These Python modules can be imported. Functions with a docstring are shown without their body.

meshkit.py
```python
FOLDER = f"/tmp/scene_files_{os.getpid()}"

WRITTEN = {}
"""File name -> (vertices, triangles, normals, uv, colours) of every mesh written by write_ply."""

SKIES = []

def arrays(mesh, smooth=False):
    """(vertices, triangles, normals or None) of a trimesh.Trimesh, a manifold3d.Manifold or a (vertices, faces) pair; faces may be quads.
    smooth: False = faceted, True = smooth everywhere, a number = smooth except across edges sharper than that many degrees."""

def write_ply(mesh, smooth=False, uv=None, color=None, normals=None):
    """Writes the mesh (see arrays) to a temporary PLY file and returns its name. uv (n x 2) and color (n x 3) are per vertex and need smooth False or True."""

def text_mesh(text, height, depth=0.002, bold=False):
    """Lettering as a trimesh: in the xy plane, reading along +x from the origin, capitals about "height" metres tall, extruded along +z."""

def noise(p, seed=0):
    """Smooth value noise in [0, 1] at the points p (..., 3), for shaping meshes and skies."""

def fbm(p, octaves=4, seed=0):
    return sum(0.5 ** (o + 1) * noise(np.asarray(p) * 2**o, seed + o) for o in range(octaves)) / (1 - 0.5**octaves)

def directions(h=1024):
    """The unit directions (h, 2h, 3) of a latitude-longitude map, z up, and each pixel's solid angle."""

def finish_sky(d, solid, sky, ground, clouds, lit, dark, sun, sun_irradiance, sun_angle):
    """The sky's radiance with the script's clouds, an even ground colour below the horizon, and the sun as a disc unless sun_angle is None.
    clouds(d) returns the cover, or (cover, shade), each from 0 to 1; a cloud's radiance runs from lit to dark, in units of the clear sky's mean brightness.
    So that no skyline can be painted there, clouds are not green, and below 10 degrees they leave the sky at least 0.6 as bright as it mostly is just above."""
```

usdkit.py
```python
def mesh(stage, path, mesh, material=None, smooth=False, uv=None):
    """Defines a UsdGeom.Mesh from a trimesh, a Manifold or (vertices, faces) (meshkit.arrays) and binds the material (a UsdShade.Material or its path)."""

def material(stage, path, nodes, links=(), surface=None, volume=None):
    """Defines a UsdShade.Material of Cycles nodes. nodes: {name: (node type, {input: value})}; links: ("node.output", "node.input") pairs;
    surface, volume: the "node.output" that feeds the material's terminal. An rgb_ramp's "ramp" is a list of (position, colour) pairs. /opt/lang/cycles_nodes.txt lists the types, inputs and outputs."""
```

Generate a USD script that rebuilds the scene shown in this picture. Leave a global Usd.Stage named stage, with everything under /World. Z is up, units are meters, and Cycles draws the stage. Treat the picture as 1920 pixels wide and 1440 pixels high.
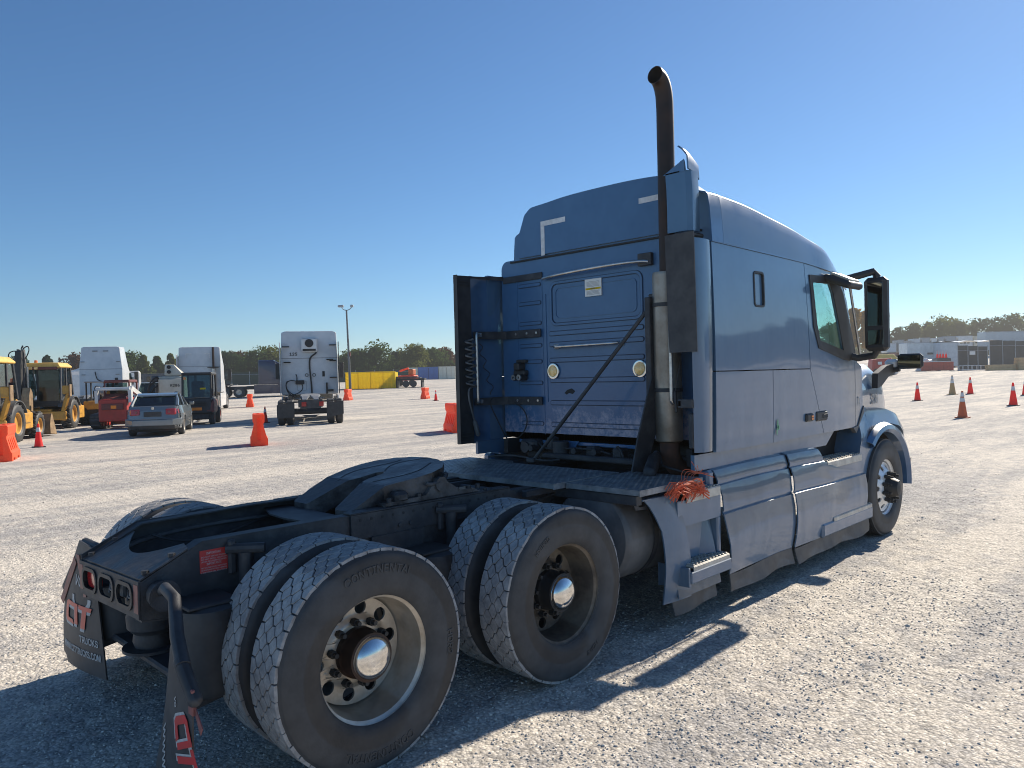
import math, random
import numpy as np, trimesh, shapely, meshkit, usdkit
from shapely.geometry import Polygon, Point, box as sbox, LineString
from shapely import affinity
from pxr import Usd, UsdGeom, UsdLux, UsdShade, Gf, Sdf, Vt

stage = Usd.Stage.CreateInMemory()
UsdGeom.SetStageUpAxis(stage, UsdGeom.Tokens.z)
UsdGeom.SetStageMetersPerUnit(stage, 1.0)
world = UsdGeom.Xform.Define(stage, '/World')
stage.SetDefaultPrim(world.GetPrim())
UsdGeom.Scope.Define(stage, '/World/Looks')
random.seed(7); rng = np.random.default_rng(7)

# ---------------------------------------------------------------- camera, sky, sun, exposure
CAM = np.array([-1.954, -4.021, 1.755])
FW, RT, UPV = np.array([.7110, .7031, -.0113]), np.array([.7028, -.7110, -.0251]), np.array([.0257, -.0099, .9996])
cam = UsdGeom.Camera.Define(stage, '/World/camera')
cam.CreateHorizontalApertureAttr(36.0); cam.CreateVerticalApertureAttr(27.0)
cam.CreateFocalLengthAttr(36.0 * 1413.9 / 1920); cam.CreateClippingRangeAttr(Gf.Vec2f(.05, 3000))
cam.CreateExposureAttr(0.6)
cam.AddTransformOp().Set(Gf.Matrix4d(*RT, 0, *UPV, 0, *(-FW), 0, *CAM, 1))
SUN_EL, SUN_AZ = math.radians(32.5), math.radians(1.5)      # azimuth from +x towards +y
sd = np.array([math.cos(SUN_EL) * math.cos(SUN_AZ), math.cos(SUN_EL) * math.sin(SUN_AZ), math.sin(SUN_EL)])
sky = UsdLux.DomeLight.Define(stage, '/World/sky')
sky.GetPrim().SetCustomDataByKey('kind', 'structure')
sky_mat = usdkit.material(stage, '/World/Looks/sky_look', {
    's': ('sky_texture', {'sky_type': 'single_scattering', 'sun_disc': False, 'sun_elevation': SUN_EL, 'sun_rotation': math.atan2(sd[0], sd[1]), 'altitude': 200.0, 'air_density': 1.0, 'aerosol_density': .12, 'ozone_density': 9.0}),
    'h': ('hsv', {'saturation': 1.03}), 'q': ('mix', {'mix_type': 'multiply', 'fac': 1.0, 'color2': (1., 1., .93)}), 'b': ('background_shader', {'strength': .080})}, [('s.color', 'h.color'), ('h.color', 'q.color1'), ('q.color', 'b.color')], surface='b.background')
UsdShade.MaterialBindingAPI.Apply(sky.GetPrim()).Bind(sky_mat)
sun = UsdLux.DistantLight.Define(stage, '/World/sun')
sun.CreateNormalizeAttr(True); sun.CreateIntensityAttr(1.25); sun.CreateAngleAttr(.5); sun.CreateColorAttr(Gf.Vec3f(1, .91, .78))
zx = sd; xx = np.cross([0, 0, 1.], zx); xx /= np.linalg.norm(xx); yy = np.cross(zx, xx)
sun.AddTransformOp().Set(Gf.Matrix4d(*xx, 0, *yy, 0, *zx, 0, 0, 0, 50, 1))

# ---------------------------------------------------------------- materials
def pm(name, c, c2=None, rough=.5, metal=0., coat=0., scale=5., lo=.35, hi=.65, bump=0., bscale=60., spec=.5, detail=6., rough2=None, coatr=.05):
    N = {'p': ('principled_bsdf', {'base_color': c, 'roughness': rough, 'metallic': metal, 'coat_weight': coat, 'coat_roughness': coatr, 'specular_ior_level': spec})}
    L = []
    if c2 is not None or bump:
        N['g'] = ('texture_coordinate', {})
    if c2 is not None:
        N['n'] = ('noise_texture', {'scale': scale, 'detail': detail, 'roughness': .65})
        N['r'] = ('rgb_ramp', {'ramp': [(lo, c), (hi, c2)]})
        L += [('g.object', 'n.vector'), ('n.fac', 'r.fac'), ('r.color', 'p.base_color')]
        if rough2 is not None:
            N['m'] = ('map_range', {'from_min': lo, 'from_max': hi, 'to_min': rough, 'to_max': rough2, 'clamp': True})
            L += [('n.fac', 'm.value'), ('m.result', 'p.roughness')]
    if bump:
        N['bn'] = ('noise_texture', {'scale': bscale, 'detail': 4.})
        N['b'] = ('bump', {'strength': min(1., bump), 'distance': .01})
        L += [('g.object', 'bn.vector'), ('bn.fac', 'b.height'), ('b.normal', 'p.normal')]
    return usdkit.material(stage, '/World/Looks/' + name, N, L, surface='p.BSDF')

def pane(name, tint, refl=(1, 1, 1)):
    return usdkit.material(stage, '/World/Looks/' + name, {'t': ('transparent_bsdf', {'color': tint}), 'g': ('glossy_bsdf', {'color': refl, 'roughness': .01}),
        'f': ('layer_weight', {'blend': .5}), 'w': ('math', {'math_type': 'power', 'value2': 4.}), 'k': ('math', {'math_type': 'multiply_add', 'value2': .7, 'value3': .05}), 'm': ('mix_closure', {})}, [('f.facing', 'w.value1'), ('w.value', 'k.value1'), ('k.value', 'm.fac'), ('t.BSDF', 'm.closure1'), ('g.BSDF', 'm.closure2')], surface='m.closure')

M = {}
M['blue'] = pm('blue_paint', (.028, .080, .165), (.048, .110, .195), rough=.32, coat=.9, scale=3., rough2=.45, coatr=.06)
M['blue_dusty'] = usdkit.material(stage, '/World/Looks/dusty_blue_paint', {        # road film thickens towards the sills, with runs and scuffs
    'g': ('geometry', {}), 's': ('separate_xyz', {}), 'mp': ('mapping', {'scale': (5., 5., .7)}), 'run': ('noise_texture', {'scale': 2.2, 'detail': 7., 'roughness': .7}), 'pat': ('noise_texture', {'scale': 3., 'detail': 7., 'roughness': .7}), 'wav': ('noise_texture', {'scale': 1.3, 'detail': 1.}),
    'r': ('rgb_ramp', {'ramp': [(.35, (.032, .084, .150)), (.75, (.050, .110, .180))]}), 'z': ('map_range', {'from_min': 2.5, 'from_max': .25, 'to_min': .03, 'to_max': .36, 'clamp': True}), 'k': ('map_range', {'from_min': .36, 'from_max': .66, 'to_min': .25, 'to_max': 1.15, 'clamp': True}),
    'd': ('math', {'math_type': 'multiply'}), 'm': ('mix', {'color2': (.155, .162, .168)}), 'rg': ('map_range', {'from_min': 0., 'from_max': .6, 'to_min': .33, 'to_max': .62, 'clamp': True}), 'ct': ('map_range', {'from_min': 0., 'from_max': .5, 'to_min': .95, 'to_max': .25, 'clamp': True}),
    'b': ('bump', {'strength': .10, 'distance': .05}), 'p': ('principled_bsdf', {'coat_roughness': .05})},
    [('g.position', 's.vector'), ('g.position', 'mp.vector'), ('mp.vector', 'run.vector'), ('g.position', 'pat.vector'), ('g.position', 'wav.vector'), ('pat.fac', 'r.fac'), ('s.z', 'z.value'), ('run.fac', 'k.value'), ('z.result', 'd.value1'), ('k.result', 'd.value2'),
     ('r.color', 'm.color1'), ('d.value', 'm.fac'), ('m.color', 'p.base_color'), ('d.value', 'rg.value'), ('rg.result', 'p.roughness'), ('d.value', 'ct.value'), ('ct.result', 'p.coat_weight'), ('wav.fac', 'b.height'), ('b.normal', 'p.coat_normal'), ('b.normal', 'p.normal')], surface='p.BSDF')
M['blue_wall'] = usdkit.material(stage, '/World/Looks/chafed_blue_paint', {
    'g': ('geometry', {}), 's': ('separate_xyz', {}), 'n': ('noise_texture', {'scale': 3.2, 'detail': 8., 'roughness': .7}), 'n2': ('noise_texture', {'scale': 22., 'detail': 5., 'roughness': .7}),
    'band': ('map_range', {'from_min': 1.85, 'from_max': 1.25, 'to_min': 0., 'to_max': 1., 'clamp': True}),
    'k': ('math', {'math_type': 'multiply'}), 'k2': ('math', {'math_type': 'multiply'}),
    'th': ('map_range', {'from_min': .17, 'from_max': .30, 'to_min': 0., 'to_max': .8, 'clamp': True}),
    'r': ('rgb_ramp', {'ramp': [(.3, (.028, .085, .175)), (.7, (.045, .115, .215))]}), 'm': ('mix', {'color2': (.33, .29, .34)}), 'p': ('principled_bsdf', {'roughness': .38, 'coat_weight': .35, 'coat_roughness': .12})},
    [('g.position', 'n.vector'), ('g.position', 'n2.vector'), ('g.position', 's.vector'), ('s.z', 'band.value'), ('n.fac', 'k.value1'), ('n2.fac', 'k.value2'), ('k.value', 'k2.value1'), ('band.result', 'k2.value2'),
     ('k2.value', 'th.value'), ('n.fac', 'r.fac'), ('r.color', 'm.color1'), ('th.result', 'm.fac'), ('m.color', 'p.base_color')], surface='p.BSDF')
M['dblue'] = pm('dark_blue_paint', (.006, .010, .030), (.012, .018, .045), rough=.3, coat=.6)
M['black'] = pm('black_plastic', (.012, .012, .013), (.030, .029, .028), rough=.55, scale=9.)
M['frame'] = pm('dusty_black_steel', (.016, .017, .020), (.062, .060, .060), rough=.6, scale=7., lo=.42, hi=.8, bump=.15, bscale=120.)
M['dark'] = pm('deep_black', (.006, .006, .007), (.016, .016, .016), rough=.7, scale=9.)
M['grease'] = pm('greasy_steel', (.014, .014, .016), (.13, .12, .115), rough=.36, rough2=.68, metal=.2, scale=7., lo=.38, hi=.78, bump=.35, bscale=25.)
M['ribline'] = pm('edge_shade_and_dirt', (.010, .026, .055), rough=.6)  # dark blue that paints gap shade and dirt along the rib edges
M['rubber'] = pm('tyre_rubber', (.020, .020, .021), (.050, .049, .049), rough=.62, scale=7., lo=.35, hi=.75, bump=.08, bscale=90.)
M['tread'] = pm('dusty_tread', (.19, .185, .185), (.33, .32, .31), rough=.85, scale=20., bump=.25, bscale=160.)
M['flap'] = pm('rubber_flap', (.018, .018, .020), (.045, .043, .042), rough=.6, scale=8.)
M['alu'] = pm('dusty_aluminium', (.52, .48, .42), (.33, .27, .20), rough=.38, metal=.75, scale=5., rough2=.6, lo=.4, hi=.75)
M['dirty_rim'] = pm('dirty_rim', (.20, .165, .125), (.08, .066, .055), rough=.5, metal=.55, scale=6., rough2=.7)
M['bright_alu'] = pm('bright_aluminium', (.80, .80, .80), (.62, .60, .57), rough=.38, metal=.35, scale=4.)
M['chrome'] = pm('chrome', (.80, .80, .80), (.62, .60, .56), rough=.07, rough2=.22, metal=1., scale=9.)
M['satin'] = pm('satin_steel', (.55, .55, .54), (.4, .38, .35), rough=.28, metal=.9, scale=14.)
M['muffler'] = pm('muffler_steel', (.34, .30, .25), (.21, .16, .115), rough=.42, metal=.8, scale=3.5, rough2=.55)
M['stack'] = pm('heat_browned_pipe', (.016, .010, .008), (.050, .024, .015), rough=.45, metal=.4, scale=2.6, rough2=.6)
M['rust'] = pm('rust', (.10, .038, .020), (.045, .022, .016), rough=.8, scale=9.)
M['deck'] = pm('galvanised_deck', (.13, .135, .14), (.28, .28, .28), rough=.5, metal=.5, scale=9.)
M['step'] = pm('step_alu', (.52, .49, .43), (.35, .32, .28), rough=.5, metal=.5, scale=12.)
M['white'] = pm('white_paint', (.62, .62, .61), (.50, .49, .47), rough=.4, coat=.3, scale=2.)
M['offwhite'] = pm('grey_white_paint', (.40, .42, .44), (.50, .51, .52), rough=.4, coat=.2, scale=1.5)
M['cream'] = pm('cream_paint', (.58, .54, .44), (.48, .43, .33), rough=.5, scale=3.)
M['tape'] = pm('white_tape', (.62, .60, .58), (.45, .44, .43), rough=.5, scale=18.)
M['letter'] = pm('white_lettering', (.45, .44, .43), (.30, .29, .28), rough=.6, scale=40.)
M['red'] = pm('red_paint', (.42, .035, .025), (.30, .03, .02), rough=.45, scale=4.)
M['maroon'] = pm('maroon_paint', (.16, .03, .025), (.10, .03, .025), rough=.6, scale=5.)
M['redlens'] = pm('red_lens', (.30, .012, .012), rough=.12, coat=.6)
M['decal'] = pm('red_decal', (.50, .03, .03), (.40, .04, .03), rough=.4, scale=20.)
M['fadedred'] = pm('faded_red_tape', (.24, .07, .06), (.12, .05, .045), rough=.5, scale=25.)
def plastic(name, c, c2, tr=.42):        # thin translucent moulded plastic
    return usdkit.material(stage, '/World/Looks/' + name, {'g': ('texture_coordinate', {}), 'n': ('noise_texture', {'scale': 6., 'detail': 5.}), 'r': ('rgb_ramp', {'ramp': [(.35, c), (.7, c2)]}), 'p': ('principled_bsdf', {'roughness': .5, 'specular_ior_level': .35}), 't': ('translucent_bsdf', {}), 'm': ('mix_closure', {'fac': tr})},
        [('g.object', 'n.vector'), ('n.fac', 'r.fac'), ('r.color', 'p.base_color'), ('r.color', 't.color'), ('p.BSDF', 'm.closure1'), ('t.BSDF', 'm.closure2')], surface='m.closure')
M['lemon'] = plastic('lemon_yellow', (.90, .74, .03), (.82, .66, .03), .5)
M['orange'] = plastic('orange_plastic', (.92, .165, .065), (.84, .19, .09))
M['cone_red'] = plastic('cone_red', (.90, .055, .050), (.80, .06, .05))
M['cone_orange'] = plastic('cone_orange', (.66, .20, .08), (.52, .18, .09), .3)
M['cone_tan'] = pm('faded_cone_tan', (.42, .25, .10), (.36, .22, .10), rough=.6, scale=8.)
M['straw'] = pm('orange_mesh', (.70, .10, .025), (.55, .12, .05), rough=.6, scale=20.)
M['yellow'] = pm('machine_yellow', (.58, .30, .035), (.40, .20, .04), rough=.5, scale=4.)
M['cabtop'] = pm('pale_yellow_roof', (.72, .44, .10), (.6, .36, .09), rough=.5, scale=4.)
M['earth'] = pm('worn_bucket', (.16, .10, .055), (.28, .19, .10), rough=.7, scale=5.)
M['mgrey'] = pm('machine_grey', (.055, .058, .062), (.11, .11, .11), rough=.55, scale=6.)
M['carpaint'] = pm('grey_car_paint', (.135, .155, .165), (.155, .175, .185), rough=.3, metal=.4, coat=.8)
M['silver'] = pm('silver_paint', (.42, .44, .46), (.36, .38, .40), rough=.3, metal=.3, coat=.5)
M['wood'] = pm('timber', (.50, .33, .17), (.38, .24, .12), rough=.8, scale=3.)
M['cblue'] = pm('container_blue', (.035, .10, .30), (.05, .12, .30), rough=.55, scale=1.)
M['screen'] = pm('black_screen_cloth', (.030, .029, .028), (.055, .05, .047), rough=.8, scale=1.)
M['galv'] = pm('galvanised', (.36, .37, .38), (.28, .29, .30), rough=.5, metal=.5, scale=5.)
M['pole'] = pm('grey_pole', (.12, .12, .12), rough=.5, metal=.3)
M['green_screen'] = pm('green_screen_cloth', (.022, .035, .026), (.03, .045, .03), rough=.85, scale=1.)
M['bark'] = pm('bark', (.075, .058, .045), (.04, .033, .028), rough=.9, scale=6.)
M['amber'] = pm('amber_lens', (.75, .20, .03), rough=.2, coat=.5)
M['lampglass'] = pm('lamp_lens', (.95, .66, .30), (.85, .45, .12), rough=.15, coat=.8, scale=60.)
M['tan'] = pm('tan_interior', (.32, .27, .21), rough=.7)
M['glass_cab'] = pane('cab_glass', (.78, .97, .93)); M['glass_screen'] = pane('windscreen_glass', (.92, .97, .95))
M['glass_dark'] = pane('tinted_glass', (.28, .38, .38))
M['glass_car'] = pane('car_glass', (.35, .42, .42))
M['mirror'] = pm('mirror_glass', (.13, .14, .135), rough=.02, metal=1.)
M['smear'] = pm('green_smear', (.05, .30, .12), (.25, .35, .25), rough=.6, scale=60.)
M['label'] = pm('paper_label', (.62, .60, .55), rough=.6)

def leaf_mat(name, cs):
    return usdkit.material(stage, '/World/Looks/' + name, {'o': ('geometry', {}), 'r': ('rgb_ramp', {'ramp': cs}), 'n': ('noise_texture', {'scale': .45, 'detail': 2.}), 'g': ('texture_coordinate', {}),
        'a': ('math', {'math_type': 'multiply_add', 'value2': .45}), 'd': ('diffuse_bsdf', {}), 't': ('translucent_bsdf', {}), 'm': ('mix_closure', {'fac': .4})},
        [('o.random_per_island', 'a.value1'), ('g.object', 'n.vector'), ('n.fac', 'a.value3'), ('a.value', 'r.fac'), ('r.color', 'd.color'), ('r.color', 't.color'), ('d.BSDF', 'm.closure1'), ('t.BSDF', 'm.closure2')], surface='m.closure')
M['leaf_green'] = leaf_mat('green_leaves', [(.3, (.040, .066, .020)), (.6, (.072, .108, .030)), (.95, (.13, .16, .045))])
M['leaf_olive'] = leaf_mat('olive_leaves', [(.3, (.075, .090, .025)), (.6, (.125, .138, .036)), (.95, (.20, .195, .055))])
M['leaf_dark'] = leaf_mat('dark_leaves', [(.3, (.026, .044, .022)), (.6, (.046, .072, .032)), (.95, (.08, .11, .045))])
M['leaf_russet'] = leaf_mat('russet_leaves', [(.3, (.060, .030, .018)), (.6, (.10, .048, .022)), (.95, (.14, .07, .03))])
M['leaf_gold'] = leaf_mat('golden_leaves', [(.3, (.22, .12, .02)), (.6, (.34, .19, .03)), (.95, (.45, .28, .05))])
M['leaf_hazy'] = leaf_mat('pale_green_leaves', [(.3, (.085, .105, .050)), (.6, (.135, .15, .068)), (.95, (.20, .20, .09))])

# gravel: grey chippings with cream dust patches
M['gravel'] = usdkit.material(stage, '/World/Looks/gravel', {
    'g': ('geometry', {}), 'mp': ('mapping', {'rotation': (0., 0., .35), 'scale': (.45, 1.5, 1.)}),
    'big': ('noise_texture', {'scale': .55, 'detail': 7., 'roughness': .68}), 'mp2': ('mapping', {'rotation': (0., 0., .95), 'scale': (.08, .6, 1.)}), 'wide': ('noise_texture', {'scale': 1., 'detail': 6., 'roughness': .7}), 'wsum': ('math', {'math_type': 'multiply_add', 'value2': .75}), 'mid': ('noise_texture', {'scale': 4.5, 'detail': 6., 'roughness': .7}),
    'vo': ('voronoi_texture', {'scale': 62., 'randomness': 1.}), 'vo2': ('voronoi_texture', {'scale': 24., 'randomness': 1.}), 'fine': ('noise_texture', {'scale': 230., 'detail': 3., 'roughness': .7}),
    'sum': ('math', {'math_type': 'multiply_add', 'value2': .55}), 'hlf': ('math', {'math_type': 'multiply', 'value2': .55}),
    'patch': ('rgb_ramp', {'ramp': [(.78, (.37, .352, .334)), (.88, (.47, .44, .405)), (.95, (.58, .53, .465)), (1.03, (.74, .665, .56))]}),
    'bw': ('rgb_to_bw', {}), 'stone': ('map_range', {'from_min': .1, 'from_max': .9, 'to_min': .66, 'to_max': 1.28}),
    'gap': ('map_range', {'from_min': .35, 'from_max': .75, 'to_min': 1.0, 'to_max': .7, 'clamp': True}),
    'mu': ('math', {'math_type': 'multiply'}), 'cc': ('combine_color', {}), 'mx': ('mix_color', {'blend_type': 'multiply', 'fac': 1.}),
    'h1': ('math', {'math_type': 'multiply_add', 'value2': -.55}), 'h2': ('math', {'math_type': 'multiply_add', 'value2': -.8}), 'h3': ('math', {'math_type': 'multiply_add', 'value2': .35}),
    'b': ('bump', {'strength': .85, 'distance': .010}), 'p': ('principled_bsdf', {'roughness': .9, 'specular_ior_level': .25})},
    [('g.position', 'mp.vector'), ('mp.vector', 'big.vector'), ('g.position', 'mid.vector'), ('g.position', 'vo.vector'), ('g.position', 'vo2.vector'), ('g.position', 'fine.vector'),
     ('mid.fac', 'hlf.value1'), ('big.fac', 'sum.value1'), ('hlf.value', 'sum.value3'), ('g.position', 'mp2.vector'), ('mp2.vector', 'wide.vector'), ('wide.fac', 'wsum.value1'), ('sum.value', 'wsum.value3'), ('wsum.value', 'patch.fac'), ('vo.color', 'bw.color'), ('bw.val', 'stone.value'), ('vo.distance', 'gap.value'),
     ('stone.result', 'mu.value1'), ('gap.result', 'mu.value2'), ('mu.value', 'cc.r'), ('mu.value', 'cc.g'), ('mu.value', 'cc.b'), ('patch.color', 'mx.a'), ('cc.color', 'mx.b'), ('mx.result', 'p.base_color'),
     ('vo.distance', 'h1.value1'), ('fine.fac', 'h3.value1'), ('h1.value', 'h2.value3'), ('vo2.distance', 'h2.value1'), ('h2.value', 'h3.value3'), ('mid.fac', 'h1.value3'), ('h3.value', 'b.height'), ('b.normal', 'p.normal')], surface='p.BSDF')
M['stone'] = usdkit.material(stage, '/World/Looks/loose_stone', {'o': ('object_info', {}), 'r': ('rgb_ramp', {'ramp': [(0, (.28, .27, .265)), (.4, (.46, .44, .41)), (.8, (.58, .54, .48)), (1, (.72, .66, .58))]}), 'p': ('principled_bsdf', {'roughness': .9, 'specular_ior_level': .3})},
    [('o.random', 'r.fac'), ('r.color', 'p.base_color')], surface='p.BSDF')

# ---------------------------------------------------------------- mesh helpers
cat = trimesh.util.concatenate
def fix(m):
    if m.volume < 0: m.invert()
    return m
def bb(x0, x1, y0, y1, z0, z1, b=0.):
    x0, x1 = sorted((x0, x1)); y0, y1 = sorted((y0, y1)); z0, z1 = sorted((z0, z1))
    if b <= 0:
        m = trimesh.creation.box((x1 - x0, y1 - y0, z1 - z0)); m.apply_translation(((x0 + x1) / 2, (y0 + y1) / 2, (z0 + z1) / 2)); return m
    b = min(b, .49 * min(x1 - x0, y1 - y0, z1 - z0)); P = []
    for x in (x0, x1):
        for y in (y0, y1):
            for z in (z0, z1):
                sx, sy, sz = (1 if x == x0 else -1), (1 if y == y0 else -1), (1 if z == z0 else -1)
                P += [(x, y + sy * b, z + sz * b), (x + sx * b, y, z + sz * b), (x + sx * b, y + sy * b, z)]
    return trimesh.convex.convex_hull(np.array(P))
def hull(P): return trimesh.convex.convex_hull(np.array(P, float))
def rhull(boxes, r=.05):
    P = []
    for p in boxes:
        for d in trimesh.creation.icosphere(1).vertices: P.append(np.array(p) + d * r)
    return hull(P)
def tube(pts, r, n=10, cap=True):
    pts = np.array(pts, float); k = len(pts); rr = np.broadcast_to(np.array(r, float), (k,))
    T = np.gradient(pts, axis=0); T /= np.linalg.norm(T, axis=1, keepdims=True) + 1e-12
    a = np.array([0, 0, 1.]) if abs(T[0, 2]) < .9 else np.array([1., 0, 0])
    u = np.cross(T[0], a); u /= np.linalg.norm(u); V = []
    th = np.arange(n) * 2 * np.pi / n
    for i in range(k):
        u = u - T[i] * (u @ T[i]); u /= np.linalg.norm(u); w = np.cross(T[i], u)
        V.append(pts[i] + rr[i] * (np.cos(th)[:, None] * u + np.sin(th)[:, None] * w))
    V = np.vstack(V); F = []
    for i in range(k - 1):
        for j in range(n):
            a0, b0 = i * n + j, i * n + (j + 1) % n
            F += [(a0, b0, b0 + n), (a0, b0 + n, a0 + n)]
    if cap:
        V = np.vstack([V, pts[0], pts[-1]]); c0, c1 = k * n, k * n + 1
        for j in range(n):
            F += [(c0, (j + 1) % n, j), (c1, (k - 1) * n + j, (k - 1) * n + (j + 1) % n)]
    m = trimesh.Trimesh(V, F, process=False)
    return fix(m) if cap else m
def cyl(p0, p1, r, n=16): return tube([p0, p1], r, n)
def bend(pts, k=6):                              # smooth curve through points
    pts = np.array(pts, float); t = np.arange(len(pts)); from_ = np.linspace(0, len(pts) - 1, (len(pts) - 1) * k + 1)
    from scipy.interpolate import CubicSpline
    return CubicSpline(t, pts)(from_)
def lathe(prof, n=48, axis='y', c=(0, 0, 0), closed=False):     # prof: (radius, along axis)
    prof = np.array(prof, float); k = len(prof); th = np.arange(n) * 2 * np.pi / n
    V = np.stack([prof[:, 0][:, None] * np.cos(th), np.repeat(prof[:, 1][:, None], n, 1), prof[:, 0][:, None] * np.sin(th)], -1).reshape(-1, 3)
    F = []
    for i in range(k if closed else k - 1):
        i2 = (i + 1) % k
        for j in range(n):
            a, b, c_, d = i * n + j, i * n + (j + 1) % n, i2 * n + (j + 1) % n, i2 * n + j
            F += [(a, b, c_), (a, c_, d)]
    m = trimesh.Trimesh(V, F, process=False); m.merge_vertices(); m.update_faces(m.nondegenerate_faces())
    if axis == 'z': m.apply_transform(np.array([[1, 0, 0, 0], [0, 0, -1, 0], [0, 1, 0, 0], [0, 0, 0, 1.]]))
    if axis == 'x': m.apply_transform(np.array([[0, 1, 0, 0], [-1, 0, 0, 0], [0, 0, 1, 0], [0, 0, 0, 1.]]))
    m.apply_translation(c); fix(m)
    return m
def ext(poly, lo, hi, plane='xz', sub=0):
    poly = poly if hasattr(poly, 'area') else Polygon(poly)
    if not poly.is_valid: poly = poly.buffer(0)
    m = cat([trimesh.creation.extrude_polygon(g, hi - lo, engine='earcut') for g in getattr(poly, 'geoms', [poly])])
    v = np.array(m.vertices); d = v[:, 2] + lo
    v = {'xz': np.stack([v[:, 0], d, v[:, 1]], 1), 'yz': np.stack([d, v[:, 0], v[:, 1]], 1), 'xy': np.stack([v[:, 0], v[:, 1], d], 1)}[plane]
    m = trimesh.Trimesh(v, m.faces, process=False); fix(m)
    if sub:
        v, f = trimesh.remesh.subdivide_to_size(m.vertices, m.faces, sub, max_iter=12); m = trimesh.Trimesh(v, f); m.merge_vertices()
    return m
def rrect(x0, x1, y0, y1, r): return sbox(x0 + r, y0 + r, x1 - r, y1 - r).buffer(r, 6)
def sheet(P, t=.006):
    P = np.array(P, float); n, k = P.shape[:2]
    N = np.cross(np.gradient(P, axis=0), np.gradient(P, axis=1)); N /= np.linalg.norm(N, axis=2, keepdims=True) + 1e-12
    V = np.vstack([P.reshape(-1, 3), (P - N * t).reshape(-1, 3)]); o = n * k; F = []
    for i in range(n - 1):
        for j in range(k - 1):
            a, b, c, d = i * k + j, i * k + j + 1, (i + 1) * k + j + 1, (i + 1) * k + j
            F += [(a, b, c), (a, c, d), (o + a, o + c, o + b), (o + a, o + d, o + c)]
    rim = [i * k for i in range(n)] + [(n - 1) * k + j for j in range(1, k)] + [i * k + k - 1 for i in range(n - 2, -1, -1)] + [j for j in range(k - 2, 0, -1)]
    for q in range(len(rim)):
        a, b = rim[q], rim[(q + 1) % len(rim)]; F += [(a, b, o + b), (a, o + b, o + a)]
    return fix(trimesh.Trimesh(V, F, process=False))
def moved(m, t=(0, 0, 0), rz=0., rx=0., ry=0.):
    m = m.copy()
    if rx: m.apply_transform(trimesh.transformations.rotation_matrix(rx, (1, 0, 0)))
    if ry: m.apply_transform(trimesh.transformations.rotation_matrix(ry, (0, 1, 0)))
    if rz: m.apply_transform(trimesh.transformations.rotation_matrix(rz, (0, 0, 1)))
    m.apply_translation(t); return m
def mir(m):
    m = m.copy(); m.vertices = np.array(m.vertices) * [1, -1, 1]; m.invert(); return m
def text(s, h, origin, xd, yd, depth=.002, bold=True, width=None):
    m = meshkit.text_mesh(s, h, depth, bold); xd, yd = np.array(xd, float), np.array(yd, float); xd /= np.linalg.norm(xd); yd /= np.linalg.norm(yd)
    if width: m.apply_scale((width / m.extents[0], 1, 1))
    A = np.eye(4); A[:3, 0], A[:3, 1], A[:3, 2], A[:3, 3] = xd, yd, np.cross(xd, yd), origin
    m.apply_transform(A); return m
def wire(ms): return cat(ms)

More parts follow.
